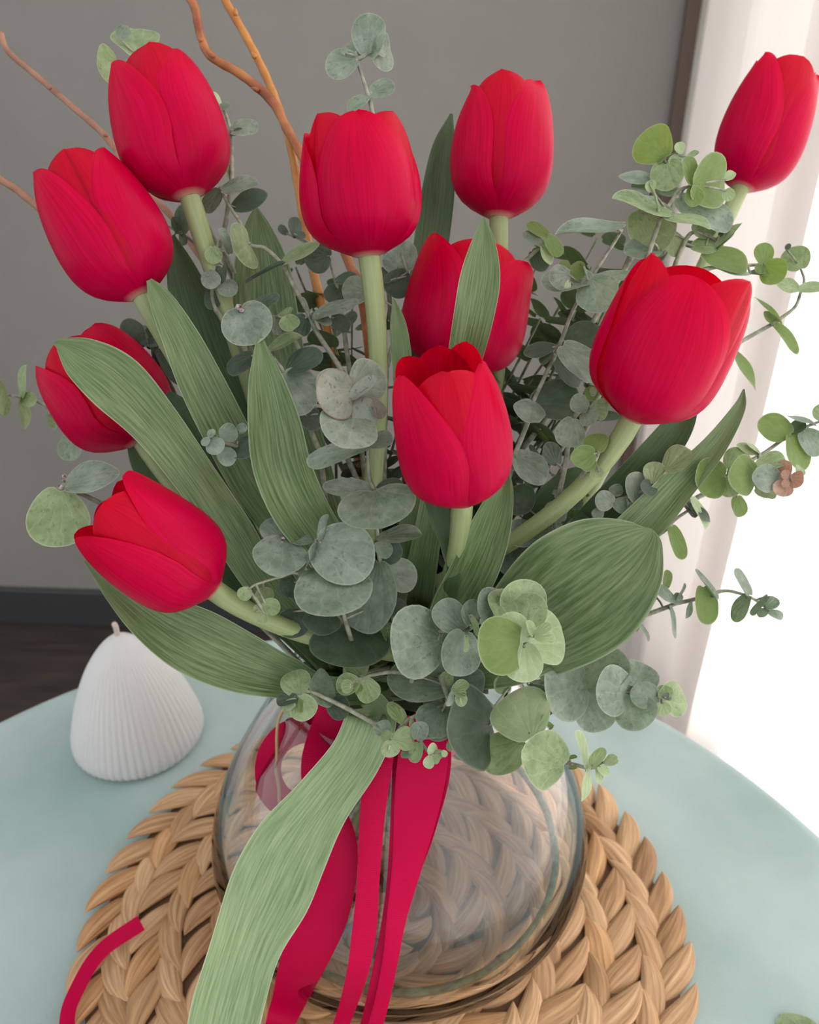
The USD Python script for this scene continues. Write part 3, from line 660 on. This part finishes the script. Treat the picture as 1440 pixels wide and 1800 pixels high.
sp("pale silvery eucalyptus leaves with a brown bud in the middle of the bouquet", "C", .362, .342, [(900, 1300), (800, 1000), (700, 640), (600, 420)],
   [(820, 1010, 800, 1272, 540, "d", 8), (640, 890, 620, 1040, 250, "d", 5), (450, 690, 370, 780, 160, "d", 12), (440, 880, 430, 1070, 220, "d", 12), (1080, 820, 1190, 920, 130, "d", 8), (690, 610, 715, 916, 520), (600, 420, 470, 690, 45), (620, 405, 668, 240, 58), (600, 422, 965, 600, 425)], GREY, buds=[(605, 418, 26)])
sp("three-leaved eucalyptus shoot with two dark buds beside the lowest tulip", "C", .362, .350, [(640, 760), (520, 600), (368, 405)], [(395, 410, 565, 418, 92), (365, 400, 225, 300, 150), (365, 415, 325, 655, 355)], GREY, buds=[(372, 400, 14), (366, 424, 11)])
sp("thin eucalyptus stalk of tiny round buds over the lowest tulip's stem", "C", .350, .338, [(620, 800), (480, 640), (350, 660), (190, 710), (140, 745)], [(240, 740, 255, 840, 130, "n", 8), (145, 740, 80, 805, 98, "n"), (245, 830, 345, 890, 115, "n"), (240, 870, 165, 880, 60, "n"), (250, 900, 225, 972, 72, "n")], GREEN, rs=.0007)
sp("small eucalyptus shoot at the left rim of the vase", "H", .368, .352, [(820, 620), (560, 480), (345, 385), (270, 400), (200, 490)], [(480, 470, 620, 530, 170, "d", 8), (345, 385, 505, 345, 290, "g"), (268, 402, 210, 228, 212, "n"), (275, 410, 310, 592, 195, "n"), (250, 430, 102, 465, 95, "d"), (255, 450, 165, 545, 120, "n"), (265, 440, 290, 530, 55, "l"), (235, 470, 170, 510, 50, "y")], GREEN)
sp("eucalyptus shoot with a pale curled rosette above the vase's front leaf", "H", .370, .352, [(1100, 260), (890, 245), (705, 285), (640, 320)], [(700, 272, 655, 132, 185), (715, 295, 780, 462, 165), (680, 320, 522, 345, 158, "n"), (690, 330, 685, 415, 62, "l"), (640, 345, 560, 345, 100, "n"), (625, 345, 570, 345, 60, "y")], GREEN)
sp("eucalyptus shoot with a heart-shaped tip where the front leaf meets the ribbon", "H", .366, .348, [(1420, 460), (1290, 475), (1050, 570), (990, 620), (910, 720)], [(1140, 480, 1330, 700, 260, "g", 8), (880, 690, 820, 590, 130, "g", 3), (1005, 612, 893, 455, 100), (1050, 575, 1055, 640, 40), (930, 712, 1070, 715, 172, "n"), (912, 722, 845, 675, 92), (915, 722, 970, 700, 85), (903, 735, 910, 850, 132), (900, 760, 880, 815, 50, "y"), (905, 760, 912, 815, 40, "y")], GREEN)
sp("little cluster of pale eucalyptus tips hanging over the red ribbon", "H", .362, .346, [(1400, 640), (1250, 690), (1120, 720), (1190, 830)], [(1010, 790, 1040, 845, 100, "g", 4), (1090, 720, 1135, 592, 132, "g"), (1110, 745, 1070, 885, 105), (1330, 720, 1330, 805, 66, "n"), (1230, 800, 1270, 850, 70), (1185, 830, 1215, 742, 66, "y"), (1195, 835, 1250, 880, 66), (1190, 840, 1165, 925, 80, "y"), (1270, 800, 1300, 840, 46, "y")], GREEN)
sp("bright green eucalyptus rosette at the front right above the vase", "G", .366, .338, [(300, 900), (450, 475), (700, 440), (900, 345), (1110, 520), (1200, 470)],
   [(1000, 250, 800, 300, 300, "g", 6), (620, 800, 850, 850, 260, "d", 8), (230, 420, 150, 500, 180, 6), (600, 830, 165, 740, 330, "g", 4), (540, 500, 185, 520, 510, "g", 2), (1090, 400, 1140, 62, 320, "n", 6), (1090, 400, 890, 150, 200, "n", 6), (690, 425, 505, 240, 235, "g"), (740, 400, 775, 210, 142, "g"), (695, 440, 650, 762, 285, "g"), (740, 330, 800, 475, 50, "y"), (880, 350, 830, 400, 90, "g"),
    (1140, 520, 1395, 450, 430, "y", 2), (1120, 480, 1090, 165, 390), (1120, 520, 797, 560, 415, "l"), (1120, 520, 960, 330, 245, "y"), (1125, 535, 1110, 797, 292, "y"), (1190, 470, 1150, 360, 62, "y"), (1210, 480, 1345, 500, 95, "y"), (1200, 470, 1312, 385, 80, "y"), (715, 470, 715, 590, 42, "y")], GREEN)
sp("large round eucalyptus leaves hanging over the vase on the right, ending in a pale tip", "G", .376, .352, [(820, 900), (1000, 1050), (1165, 1170), (1390, 1340), (1500, 1380), (1600, 1400), (1680, 1360)],
   [(1030, 830, 910, 800, 125, "n", 6), (890, 1100, 602, 1130, 570, "d"), (1120, 1215, 830, 1400, 290, -4), (1170, 1175, 1045, 848, 460, "y", -7), (1380, 1370, 1105, 1280, 400, -6), (1260, 1090, 1265, 1020, 40, "l"), (1330, 1110, 1250, 1080, 36, "l"), (1385, 1380, 1340, 1500, 40, "l"), (1560, 1400, 1495, 1128, 72, "y"), (1565, 1405, 1535, 1640, 58, "y"), (1440, 1330, 1500, 1318, 30, "l"), (1440, 1400, 1500, 1395, 30, "l"), (1600, 1390, 1690, 1260, 90, "y"), (1640, 1390, 1660, 1510, 60, "y"), (1650, 1390, 1720, 1450, 70, "y"), (1690, 1370, 1780, 1310, 60, "y"), (1690, 1370, 1790, 1340, 60, "y")], GREEN)
sp("small forked eucalyptus bud sprig between the bright rosette and the hanging round leaves", "G", .362, .344, [(540, 760), (610, 950), (620, 850)], [(560, 990, 420, 1140, 270, "g", 10), (545, 740, 620, 800, 90, "n"), (625, 855, 740, 800, 85), (620, 860, 582, 968, 46, "g"), (640, 870, 722, 880, 66), (655, 890, 715, 955, 92), (680, 905, 705, 950, 44, "y")], GREEN)
sp("chain of paired grey eucalyptus leaves reaching right above the table", "N", .402, .388, [(700, 520), (880, 560), (955, 550), (1135, 580), (1285, 600)],
   [(740, 560, 860, 640, 150, "d", 6), (860, 560, 830, 380, 160, "n", 8), (955, 550, 800, 560, 275, "g"), (960, 570, 1040, 735, 168), (970, 548, 1130, 430, 165), (1135, 578, 1012, 560, 198), (1150, 560, 1215, 468, 150), (1140, 590, 1190, 728, 168), (1255, 600, 1145, 580, 108), (1260, 610, 1362, 600, 148, "n"), (1270, 600, 1290, 550, 62, "n"), (1270, 620, 1275, 672, 66, "y"), (1280, 600, 1305, 590, 36, "d")], GREY)
sp("two broad eucalyptus leaves with a curly white bud left of the lowest tulip", "K", .362, .348, [(900, 1500), (600, 1350), (440, 1310)], [(475, 1290, 850, 1150, 205, "g"), (440, 1320, 400, 1740, 415, "n")], GREEN, buds=[(465, 1215, 18), (435, 1290, 22), (460, 1250, 13)])
sp("eucalyptus twig of narrow leaves at the left edge behind the dark tulip", "K", .432, .432, [(900, 900), (500, 800), (280, 680), (150, 645), (60, 630), (-20, 620)], [(530, 920, 480, 1105, 165, "g"), (350, 770, 400, 875, 72, "n"), (165, 640, 258, 690, 110), (152, 650, 168, 400, 52), (150, 650, 187, 882, 72), (55, 640, -60, 660, 270)], GREEN)
sp("shaded eucalyptus leaves between the dark tulip and the long leaf above it", "K", .412, .408, [(1500, 1000), (1300, 700), (1100, 300), (1020, 280)], [(830, 180, 800, 140, 40, "n"), (1050, 280, 1150, 160, 150), (1025, 280, 880, 100, 160), (1090, 310, 1030, 120, 50, "g"), (1095, 300, 1190, 440, 95), (1120, 330, 1290, 560, 90), (1020, 270, 1180, 260, 60)], SHADED)
sp("round eucalyptus leaves peeking over the top of the upper left tulip", "L", .392, .390, [(780, 1500), (600, 900), (450, 560), (330, 400)], [(185, 260, 260, 185, 90, "g"), (170, 440, 52, 450, 250), (330, 392, 300, 190, 345, "n")], GREEN)
sp("curled eucalyptus shoot showing at the right side of the upper left tulip", "L", .388, .384, [(900, 1700), (965, 1250), (960, 930), (920, 770), (880, 740)], [(965, 1240, 935, 1130, 50), (880, 740, 830, 635, 62, "y"), (880, 745, 960, 715, 46, "g"), (970, 900, 1152, 860, 112, "g"), (965, 930, 1060, 890, 40, "d")], GREEN)
sp("shaded eucalyptus twig between the two left tulips below the brown twig", "L", .402, .402, [(860, 1900), (740, 1700), (620, 1600), (480, 1540)], [(480, 1540, 415, 1450, 85), (625, 1600, 695, 1400, 145), (610, 1605, 580, 1480, 90), (560, 1640, 505, 1740, 90), (620, 1610, 640, 1690, 60)], SHADED)
sp("eucalyptus tip rising alone above the top centre tulip", "O", .392, .388, [(1330, 560), (1305, 370), (1290, 320), (1260, 225), (1250, 180)], [(1305, 328, 1388, 300, 62), (1300, 335, 1218, 385, 40, "g"), (1255, 212, 1142, 245, 92), (1290, 195, 1312, 46, 125), (1295, 195, 1240, 130, 118), (1300, 190, 1378, 180, 122), (1325, 180, 1352, 165, 56), (1215, 190, 1205, 165, 24)], GREY)
sp("eucalyptus stem with a bright lime leaf in front of the right edge tulip's base", "D", .376, .380, [(740, 1150), (810, 890), (880, 680), (905, 620), (960, 530), (1010, 460), (1085, 435)],
   [(1000, 520, 1340, 690, 160, "g", 10), (760, 590, 945, 805, 290, "n", 8), (900, 830, 665, 815, 120, "g", 6), (860, 520, 740, 540, 70, "g", 4), (1290, 400, 1345, 350, 56, "y", 4), (1290, 460, 1325, 520, 76, "y", 4), (1085, 440, 1115, 558, 110, "l"), (1085, 425, 1045, 258, 92, "l"), (940, 612, 598, 482, 82), (925, 618, 1212, 672, 62), (1088, 425, 1312, 395, 322, "l"), (880, 580, 830, 405, 14), (842, 470, 828, 400, 66)], GREEN)
sp("tall eucalyptus stem of wide grey leaves right of the open middle tulip", "E", .378, .368, [(60, 1700), (130, 1450), (150, 1365), (250, 1120), (285, 980), (480, 555), (590, 280), (725, 40), (900, -230), (960, -330)],
   [(150, 1370, 395, 1575, 215), (145, 1370, 75, 1440, 90), (540, 540, 790, 430, 240, "d", 6), (440, 640, 640, 850, 150, "d", 6), (290, 985, 645, 940, 320, "d", 3), (280, 985, 225, 1120, 245), (450, 560, 210, 600, 110, "d"), (500, 560, 765, 812, 230), (430, 600, 340, 680, 80, "d"), (730, 60, 1080, 0, 80, 2), (720, 60, 340, 60, 190, 2), (725, 60, 840, 285, 320), (960, -330, 435, -300, 100), (700, 60, 640, -90, 16), (565, -20, 690, -20, 130, "l"), (560, -20, 490, -85, 80, "l"), (560, 10, 420, 50, 190), (560, 60, 520, 110, 70, "y")], GREY)
sp("small eucalyptus shoot of tilted lime leaves beside the open middle tulip", "D", .412, .408, [(-60, 1080), (50, 920), (180, 790), (215, 730)], [(120, 830, 210, 940, 120, "d", 4), (215, 732, 85, 665, 72, "l"), (210, 740, 298, 855, 92, "l"), (180, 790, 62, 715, 66, "g"), (180, 800, 242, 905, 66, "y")], LIME)
sp("eucalyptus tip with a big round leaf by the curtain's edge", "D", .402, .402, [(760, 800), (860, 420), (925, 260)], [(870, 470, 1015, 475, 70, "g"), (870, 460, 718, 435, 80, "g"), (860, 402, 645, 368, 70, "g"), (925, 285, 950, 455, 205, "n"), (925, 262, 780, 120, 262, "l"), (1025, 280, 942, 285, 70, "y"), (1015, 240, 1005, 168, 60, "y"), (1060, 258, 1130, 228, 34)], GREEN)
sp("eucalyptus twig of folded leaves behind the top right of the big open tulip", "D", .390, .394, [(940, 1050), (1000, 870), (1080, 720), (1190, 740), (1260, 790), (1310, 860)], [(950, 720, 1000, 860, 120, "n"), (1085, 800, 1255, 790, 100, "n"), (1090, 715, 1215, 655, 150, "n"), (1150, 845, 1425, 945, 135, "l"), (1240, 810, 1392, 655, 44, "n"), (1230, 822, 1340, 700, 54, "y"), (1230, 925, 1440, 960, 50, "g"), (1250, 740, 1270, 710, 30, "d")], GREEN)
sp("curved eucalyptus twig in front of the white curtain, upper right", "I", .412, .422, [(400, 1150), (600, 1040), (830, 915), (1110, 760), (1170, 720), (1270, 640), (1310, 540), (1335, 450), (1310, 365)], [(815, 930, 1006, 1222, 60), (1130, 760, 1058, 665, 62), (1120, 770, 1292, 968, 78, "l"), (1170, 745, 988, 558, 26), (1295, 522, 1140, 462, 92, "n"), (1300, 505, 1470, 500, 84, "n"), (1312, 370, 1235, 215, 200, "n"), (1210, 235, 1235, 192, 40, "d")], LIME)
sp("eucalyptus tip with two round leaves just right of the big open tulip", "I", .388, .400, [(500, 420), (700, 360), (940, 345), (1060, 340)], [(950, 410, 1108, 405, 44, "g"), (1050, 350, 1000, 390, 90, "l"), (1055, 340, 1045, 184, 134, "l"), (1060, 348, 1192, 440, 195)], LIME)
sp("eucalyptus twig of backlit round leaves at the right edge over the white curtain", "J", .412, .418, [(700, 640), (900, 480), (1060, 380), (1220, 270), (1400, 180), (1500, 160)], [(1240, 235, 1345, 165, 100, "d"), (1330, 230, 1455, 400, 170, "g"), (1225, 262, 1008, 160, 195, "l"), (1235, 262, 1345, 505, 160, "l"), (1410, 192, 1212, 118, 34, "g"), (1500, 160, 1430, 40, 130, "n")], LIME)
sp("straight eucalyptus stem ending in a rust-pink rosette on the right", "J", .388, .374, [(100, 700), (350, 600), (560, 550), (765, 548), (985, 540), (1150, 560), (1240, 572)],
   [(560, 480, 362, 400, 190, "n", 4), (1020, 395, 862, 318, 66, "n", 3), (1022, 392, 930, 308, 24, "n", 3), (860, 690, 893, 838, 105, "l", 3), (800, 500, 925, 362, 180, "n"), (780, 560, 850, 692, 150, "n"), (767, 550, 565, 575, 290, "l"), (990, 640, 1145, 690, 100, "n"), (1000, 480, 1215, 430, 130, "n"), (988, 540, 815, 540, 288, "l"), (1290, 520, 1330, 490, 90, "n"), (1150, 560, 972, 560, 198, "g"), (1225, 540, 1150, 455, 135, "k"), (1230, 585, 1140, 680, 135, "k"), (1245, 560, 1330, 590, 130, "k"), (1225, 575, 1190, 505, 66, "k"), (1225, 580, 1185, 620, 60, "k"), (1245, 565, 1310, 550, 70, "k")], GREEN)
sp("drooping eucalyptus twig low on the right, its narrow leaves against the curtain", "J", .408, .412, [(-200, 1650), (170, 1540), (370, 1470), (430, 1445), (560, 1415), (700, 1370), (800, 1355), (920, 1385), (1010, 1430), (1100, 1500)],
   [(360, 1330, 372, 1205, 68, "l", 6), (300, 1400, 246, 1405, 52, "l", 6), (110, 1555, 170, 1640, 60, "n"), (155, 1550, 252, 1710, 30, "g"), (540, 1430, 510, 1555, 40), (440, 1420, 502, 1300, 24, "g"), (430, 1420, 470, 1375, 66, "g"), (435, 1445, 236, 1310, 76), (388, 1470, 430, 1692, 34, "g"), (620, 1330, 662, 1592, 165, "l"), (708, 1410, 562, 1202, 38, "g"), (945, 1382, 852, 1196, 74), (940, 1395, 835, 1568, 115), (1080, 1395, 958, 1528, 54, "g"), (1065, 1470, 1150, 1405, 96), (1080, 1490, 1005, 1532, 66), (1090, 1500, 1192, 1545, 66, "g")], GREY)
sp("eucalyptus twig with a hanging teardrop leaf under the long tulip leaf on the right", "J", .402, .404, [(100, 1080), (340, 940), (420, 860), (550, 770)], [(395, 905, 482, 1135, 110, "l"), (490, 735, 585, 835, 70, "d"), (560, 760, 675, 872, 50, "d"), (545, 700, 655, 922, 66, "y")], GREEN)
sp("pale round eucalyptus leaves left of the big open tulip's stem", "F", .372, .350, [(420, 900), (500, 560), (560, 220), (660, 130), (690, 50)], [(450, 520, 385, 365, 120, "d", 8), (580, 310, 620, 440, 100, "g", 4), (640, 170, 705, 240, 140, "g"), (670, 150, 795, 150, 150, "n"), (560, 215, 515, 408, 198, "g"), (655, 140, 545, 80, 130, "g"), (680, 90, 680, -10, 90, "l"), (690, 60, 690, 0, 50, "y")], GREEN)
sp("small green eucalyptus shoot resting on the big open tulip's stem", "F", .362, .340, [(560, 700), (640, 560), (700, 500), (730, 440)], [(725, 432, 700, 305, 175, "l"), (700, 445, 550, 490, 160), (710, 490, 600, 520, 120), (700, 550, 735, 615, 92, "y"), (735, 565, 765, 580, 46, "y")], LIME)
sp("shaded grey eucalyptus leaves below the nearest tulip on its right", "F", .382, .374, [(250, 1150), (330, 980), (400, 880), (460, 800), (520, 730)], [(130, 720, 305, 785, 215, "d", 6), (210, 1075, 115, 1262, 200), (440, 725, 640, 650, 125), (480, 780, 562, 780, 46), (480, 900, 390, 770, 150), (320, 1000, 102, 960, 190), (405, 880, 330, 1055, 155), (560, 760, 620, 800, 90, "d"), (440, 900, 470, 980, 80)], GREY)
sp("small grey eucalyptus leaves between the big open tulip's stem and the long right leaf", "F", .376, .366, [(620, 950), (750, 830), (825, 770), (960, 720), (1100, 650), (1180, 560)], [(1180, 560, 1335, 405, 160, "n"), (1095, 650, 1030, 700, 130, "d"), (1090, 640, 1110, 498, 150, "n"), (990, 770, 955, 565, 150), (800, 690, 895, 690, 86), (830, 780, 945, 800, 115), (925, 780, 975, 800, 60), (820, 772, 705, 740, 140), (755, 825, 690, 865, 80)], GREY)
sp("grey eucalyptus shoot tucked behind the curled tulip leaf left of centre", "B", .362, .352, [(760, 800), (660, 560), (555, 335), (480, 230)], [(455, 200, 665, 98, 66, "n"), (360, 220, 208, 330, 115, "d"), (575, 312, 775, 200, 145, "d"), (755, 570, 660, 652, 140, "d", 4), (548, 335, 715, 560, 265)], GREY)
sp("little grey eucalyptus rosette in the shade between the two left leaves", "B", .356, .340, [(480, 900), (330, 800), (160, 740), (90, 720)], [(265, 740, 340, 820, 175, "d", 3), (265, 680, 322, 645, 62), (160, 800, 250, 868, 115), (160, 700, 268, 675, 115), (100, 730, 165, 808, 115), (95, 715, 125, 668, 46), (92, 722, 55, 765, 50)], GREY)
sp("shaded eucalyptus leaves behind the stem of the top centre tulip", "A", .386, .382, [(1150, 1250), (1250, 900), (1320, 820), (1280, 640), (1240, 520)], [(1280, 650, 1160, 790, 180, "d"), (1290, 640, 1190, 470, 235), (1180, 700, 1130, 600, 170, "d"), (1030, 765, 865, 750, 175)], GREY)
sp("dark eucalyptus leaves showing around the golden twig under the top centre tulip", "A", .398, .394, [(900, 1150), (860, 850), (825, 690), (780, 530)], [(520, 400, 465, 350, 56), (575, 420, 560, 290, 90), (560, 400, 640, 410, 50), (780, 540, 640, 600, 165), (790, 540, 700, 480, 110), (880, 830, 755, 745, 120), (830, 700, 970, 660, 70), (800, 930, 920, 1000, 110)], SHADED)

# sprigs deep in the bouquet: pairs of leaves up a stem
def deep(tx, ty, d, label=None, n=11, size=84, key=SHADED):
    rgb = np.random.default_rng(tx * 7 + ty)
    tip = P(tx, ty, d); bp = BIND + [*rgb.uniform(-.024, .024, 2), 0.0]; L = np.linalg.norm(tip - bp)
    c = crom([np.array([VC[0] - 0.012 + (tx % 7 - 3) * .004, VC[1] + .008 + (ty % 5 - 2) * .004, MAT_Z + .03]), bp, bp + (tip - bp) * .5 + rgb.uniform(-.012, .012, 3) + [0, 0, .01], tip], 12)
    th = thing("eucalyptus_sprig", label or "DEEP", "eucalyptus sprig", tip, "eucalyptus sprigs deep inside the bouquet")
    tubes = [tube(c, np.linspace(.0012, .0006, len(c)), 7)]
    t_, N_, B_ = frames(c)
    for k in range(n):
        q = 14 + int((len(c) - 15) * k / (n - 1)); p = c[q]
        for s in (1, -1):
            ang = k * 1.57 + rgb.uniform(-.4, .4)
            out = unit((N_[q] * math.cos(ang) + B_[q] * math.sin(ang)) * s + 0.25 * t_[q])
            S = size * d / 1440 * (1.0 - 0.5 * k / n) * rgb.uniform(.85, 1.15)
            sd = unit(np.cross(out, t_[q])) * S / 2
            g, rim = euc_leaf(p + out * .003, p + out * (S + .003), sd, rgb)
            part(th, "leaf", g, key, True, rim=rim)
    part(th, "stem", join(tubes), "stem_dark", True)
CROWD = "dark eucalyptus sprig in the shaded gap between the middle tulips and the big open tulip"
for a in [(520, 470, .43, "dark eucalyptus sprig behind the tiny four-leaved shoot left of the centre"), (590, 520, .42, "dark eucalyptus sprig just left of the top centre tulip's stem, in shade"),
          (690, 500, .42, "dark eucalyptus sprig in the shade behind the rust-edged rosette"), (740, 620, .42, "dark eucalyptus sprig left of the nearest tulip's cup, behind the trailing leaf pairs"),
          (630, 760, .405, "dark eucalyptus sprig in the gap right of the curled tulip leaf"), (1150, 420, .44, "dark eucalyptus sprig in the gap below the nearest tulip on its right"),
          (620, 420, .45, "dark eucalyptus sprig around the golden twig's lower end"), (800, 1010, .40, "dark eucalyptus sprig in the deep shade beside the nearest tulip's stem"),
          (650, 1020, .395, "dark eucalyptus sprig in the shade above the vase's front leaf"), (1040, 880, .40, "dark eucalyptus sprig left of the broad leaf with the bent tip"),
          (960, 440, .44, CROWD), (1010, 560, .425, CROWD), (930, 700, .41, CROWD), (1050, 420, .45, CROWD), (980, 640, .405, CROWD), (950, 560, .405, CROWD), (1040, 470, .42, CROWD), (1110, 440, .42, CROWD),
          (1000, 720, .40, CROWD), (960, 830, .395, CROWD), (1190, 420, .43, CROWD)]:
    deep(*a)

# ---------------------------------------------------------------- willow twigs
def twig(label, pts, m, r0=.0021, r1=.0014, buds=(), lead=None):
    c = [P(*q) for q in pts]
    bp = bind(.03)
    cc = crom(c + [0.5 * c[-1] + 0.5 * bp, bp, foot(bp)], 10)
    k = np.arange(len(cc)); rad = np.interp(k, [0, len(cc)], [r1, r0]) * (1 + 0.05 * np.sin(k * 1.3))
    th = thing("willow_twig", label, "twig", c[0], "curly willow twigs of the bouquet")
    part(th, "bark", tube(cc, rad, 10), m, True)
    for x, y, d, dx, dy in buds:
        b = P(x, y, d - .0015); e = P(x + dx, y + dy, d - .0025)
        part(th, "bud", tube(crom([b, (b + e) / 2, e], 3), [.0010, .0013, .0014, .0013, .0010, .0006, .0003], 8), m, True)
twig("brown twig bending across the left from the frame edge behind the tulips", [(2, 58, .430), (14, 90, .430), (60, 130, .430), (130, 190, .428), (190, 245, .426), (240, 320, .424), (300, 378, .422), (345, 440, .42), (420, 560, .415)], "willow_brown", buds=[(90, 158, .43, -3, -10), (186, 240, .426, -2, -10)])
twig("short piece of brown twig at the left edge, its end hidden behind the left tulip", [(-30, 290, .42), (0, 315, .42), (40, 342, .42), (130, 420, .42), (260, 540, .415), (380, 700, .41)], "willow_brown", r1=.0018)
twig("red-brown wavy twig crossing the golden twig at the top", [(322, -20, .425), (342, 12, .425), (352, 60, .425), (370, 98, .425), (425, 132, .425), (478, 178, .425), (508, 232, .424), (560, 330, .42), (615, 465, .415), (640, 545, .41)], "willow", r0=.0026, r1=.0022, buds=[(378, 102, .425, -14, -12), (356, 72, .425, -8, -4), (456, 160, .425, -14, -6)])
twig("straight golden willow twig at the top left of centre", [(382, -30, .432), (398, 5, .432), (430, 60, .432), (465, 128, .432), (492, 195, .432), (512, 260, .430), (534, 385, .428), (548, 460, .426), (566, 540, .42)], "willow_gold", r0=.0026, r1=.0020, buds=[(414, 28, .432, 0, -14), (450, 102, .432, -8, -10)])

# ---------------------------------------------------------------- ribbon and twine
rbn = thing("red_ribbon", "crimson grosgrain ribbon tied at the vase's neck, its tails hanging down the front", "ribbon", BIND)
def tail(pts, seed, off=0.006, label=None):
    rows = []
    for q in pts:
        x, y, wpx = q[:3]; roll = q[3] if len(q) > 3 else 0.0
        d = (q[4] if len(q) > 4 else vase_depth(x, min(y, 1990), 0.004) - off)
        rows.append([*P(x, y, d), 0.86 * wpx * d / 2880, roll])
    g, rim = strap(rows, 0.0004, 0.0, 7, 0.03, seed)
    V, F, uv = g
    V[:, 2] = np.maximum(V[:, 2], MAT_Z + .001)
    part(rbn, "ribbon_tail", (V, F, uv), "ribbon", True, label=label)
tail([(600, 1225, 60, 0, .405), (577, 1270, 62, 0), (556, 1345, 62, 0), (575, 1430, 80, 10), (588, 1500, 96, 0), (566, 1600, 112, 0, ), (530, 1700, 92, 10), (500, 1780, 66, 15), (450, 1880, 50, 20), (300, 1960, 40, 10), (150, 1900, 36, 0), (118, 1800, 30, 0), (140, 1730, 30, 0), (180, 1670, 30, 0), (248, 1622, 32, 0)], 1, 0.005, "broad tail beside the front leaf, its end curling back over the mat's left edge")
tail([(672, 1262, 56, 0, .395), (668, 1330, 56), (655, 1430, 52), (648, 1540, 46), (640, 1640, 50, 10), (626, 1720, 44, 15), (600, 1800, 34, 20), (560, 1890, 30)], 2, 0.010)
tail([(752, 1262, 90, 0, .392), (744, 1335, 104), (732, 1420, 92), (716, 1520, 62), (698, 1610, 42, 10), (686, 1690, 32, 10), (664, 1790, 30, 10), (630, 1880, 30)], 3, 0.009)
tail([(752, 1262, 70, 0, .394), (764, 1340, 72, -20), (752, 1430, 52, -20), (735, 1510, 30, -20), (716, 1560, 14, -20)], 5, 0.006)
tail([(706, 1290, 34, 0, .398), (700, 1400, 28), (692, 1540, 26), (678, 1640, 24), (660, 1730, 24), (640, 1810, 22), (610, 1890, 20)], 4, 0.005)
# the loop seen through the glass
lp = [(596, 1275, .440), (520, 1285, .430), (480, 1320, .432), (474, 1370, .440), (500, 1410, .450), (560, 1425, .455)]
g, rim = strap([[*P(x, y, d), 48 * d / 2880, 0] for x, y, d in lp], 0.0004, 0, 7, .03, 9)
part(rbn, "ribbon_loop", g, "ribbon", True, label="loop of ribbon seen through the glass")
V, F, U = lathe([(0.040, -0.008), (0.0415, -0.004), (0.0415, 0.004), (0.040, 0.008), (0.0395, 0.0)], 48); V += BIND + [0, 0, -0.012]
part(rbn, "ribbon_band", (V, F, U * [1, 6]), "ribbon", True)
tw = thing("twine", "thin tan twine looped inside the vase's left neck", "twine", P(490, 1250, .43))
part(tw, "strand", tube(crom([P(600, 1265, .42), P(520, 1240, .418), P(491, 1262, .420), P(487, 1330, .428), P(492, 1380, .436), P(500, 1425, .446), P(560, 1450, .452)], 8), .00085, 8), "twine", True)
# green ring along the vase's bottom
co = thing("coiled_stem", "green ring along the bottom inside the vase", "stem", (VC[0], VC[1], MAT_Z + .010))
a = np.linspace(math.radians(195), math.radians(395), 60)
part(co, "stem_coil", tube(np.stack([VC[0] + 0.0985 * np.cos(a), VC[1] + 0.0985 * np.sin(a), MAT_Z + 0.022 + 0.005 * np.sin(a * 2)], 1), 0.0026, 10), "stem_dark", True)

# ---------------------------------------------------------------- a fallen leaf near the right corner
lf = on_plane(1398, 1812, TABLE_Z)
fl = thing("fallen_leaf", "green leaf lying on the table at the lower right corner", "leaf", lf)
g, rim = euc_leaf(lf + [-0.006, 0.006, 0.0016], lf + [0.012, -0.010, 0.0022], np.array([0.006, 0.0065, 0.001]), np.random.default_rng(3))
part(fl, "blade", g, GREEN, True, rim=rim)
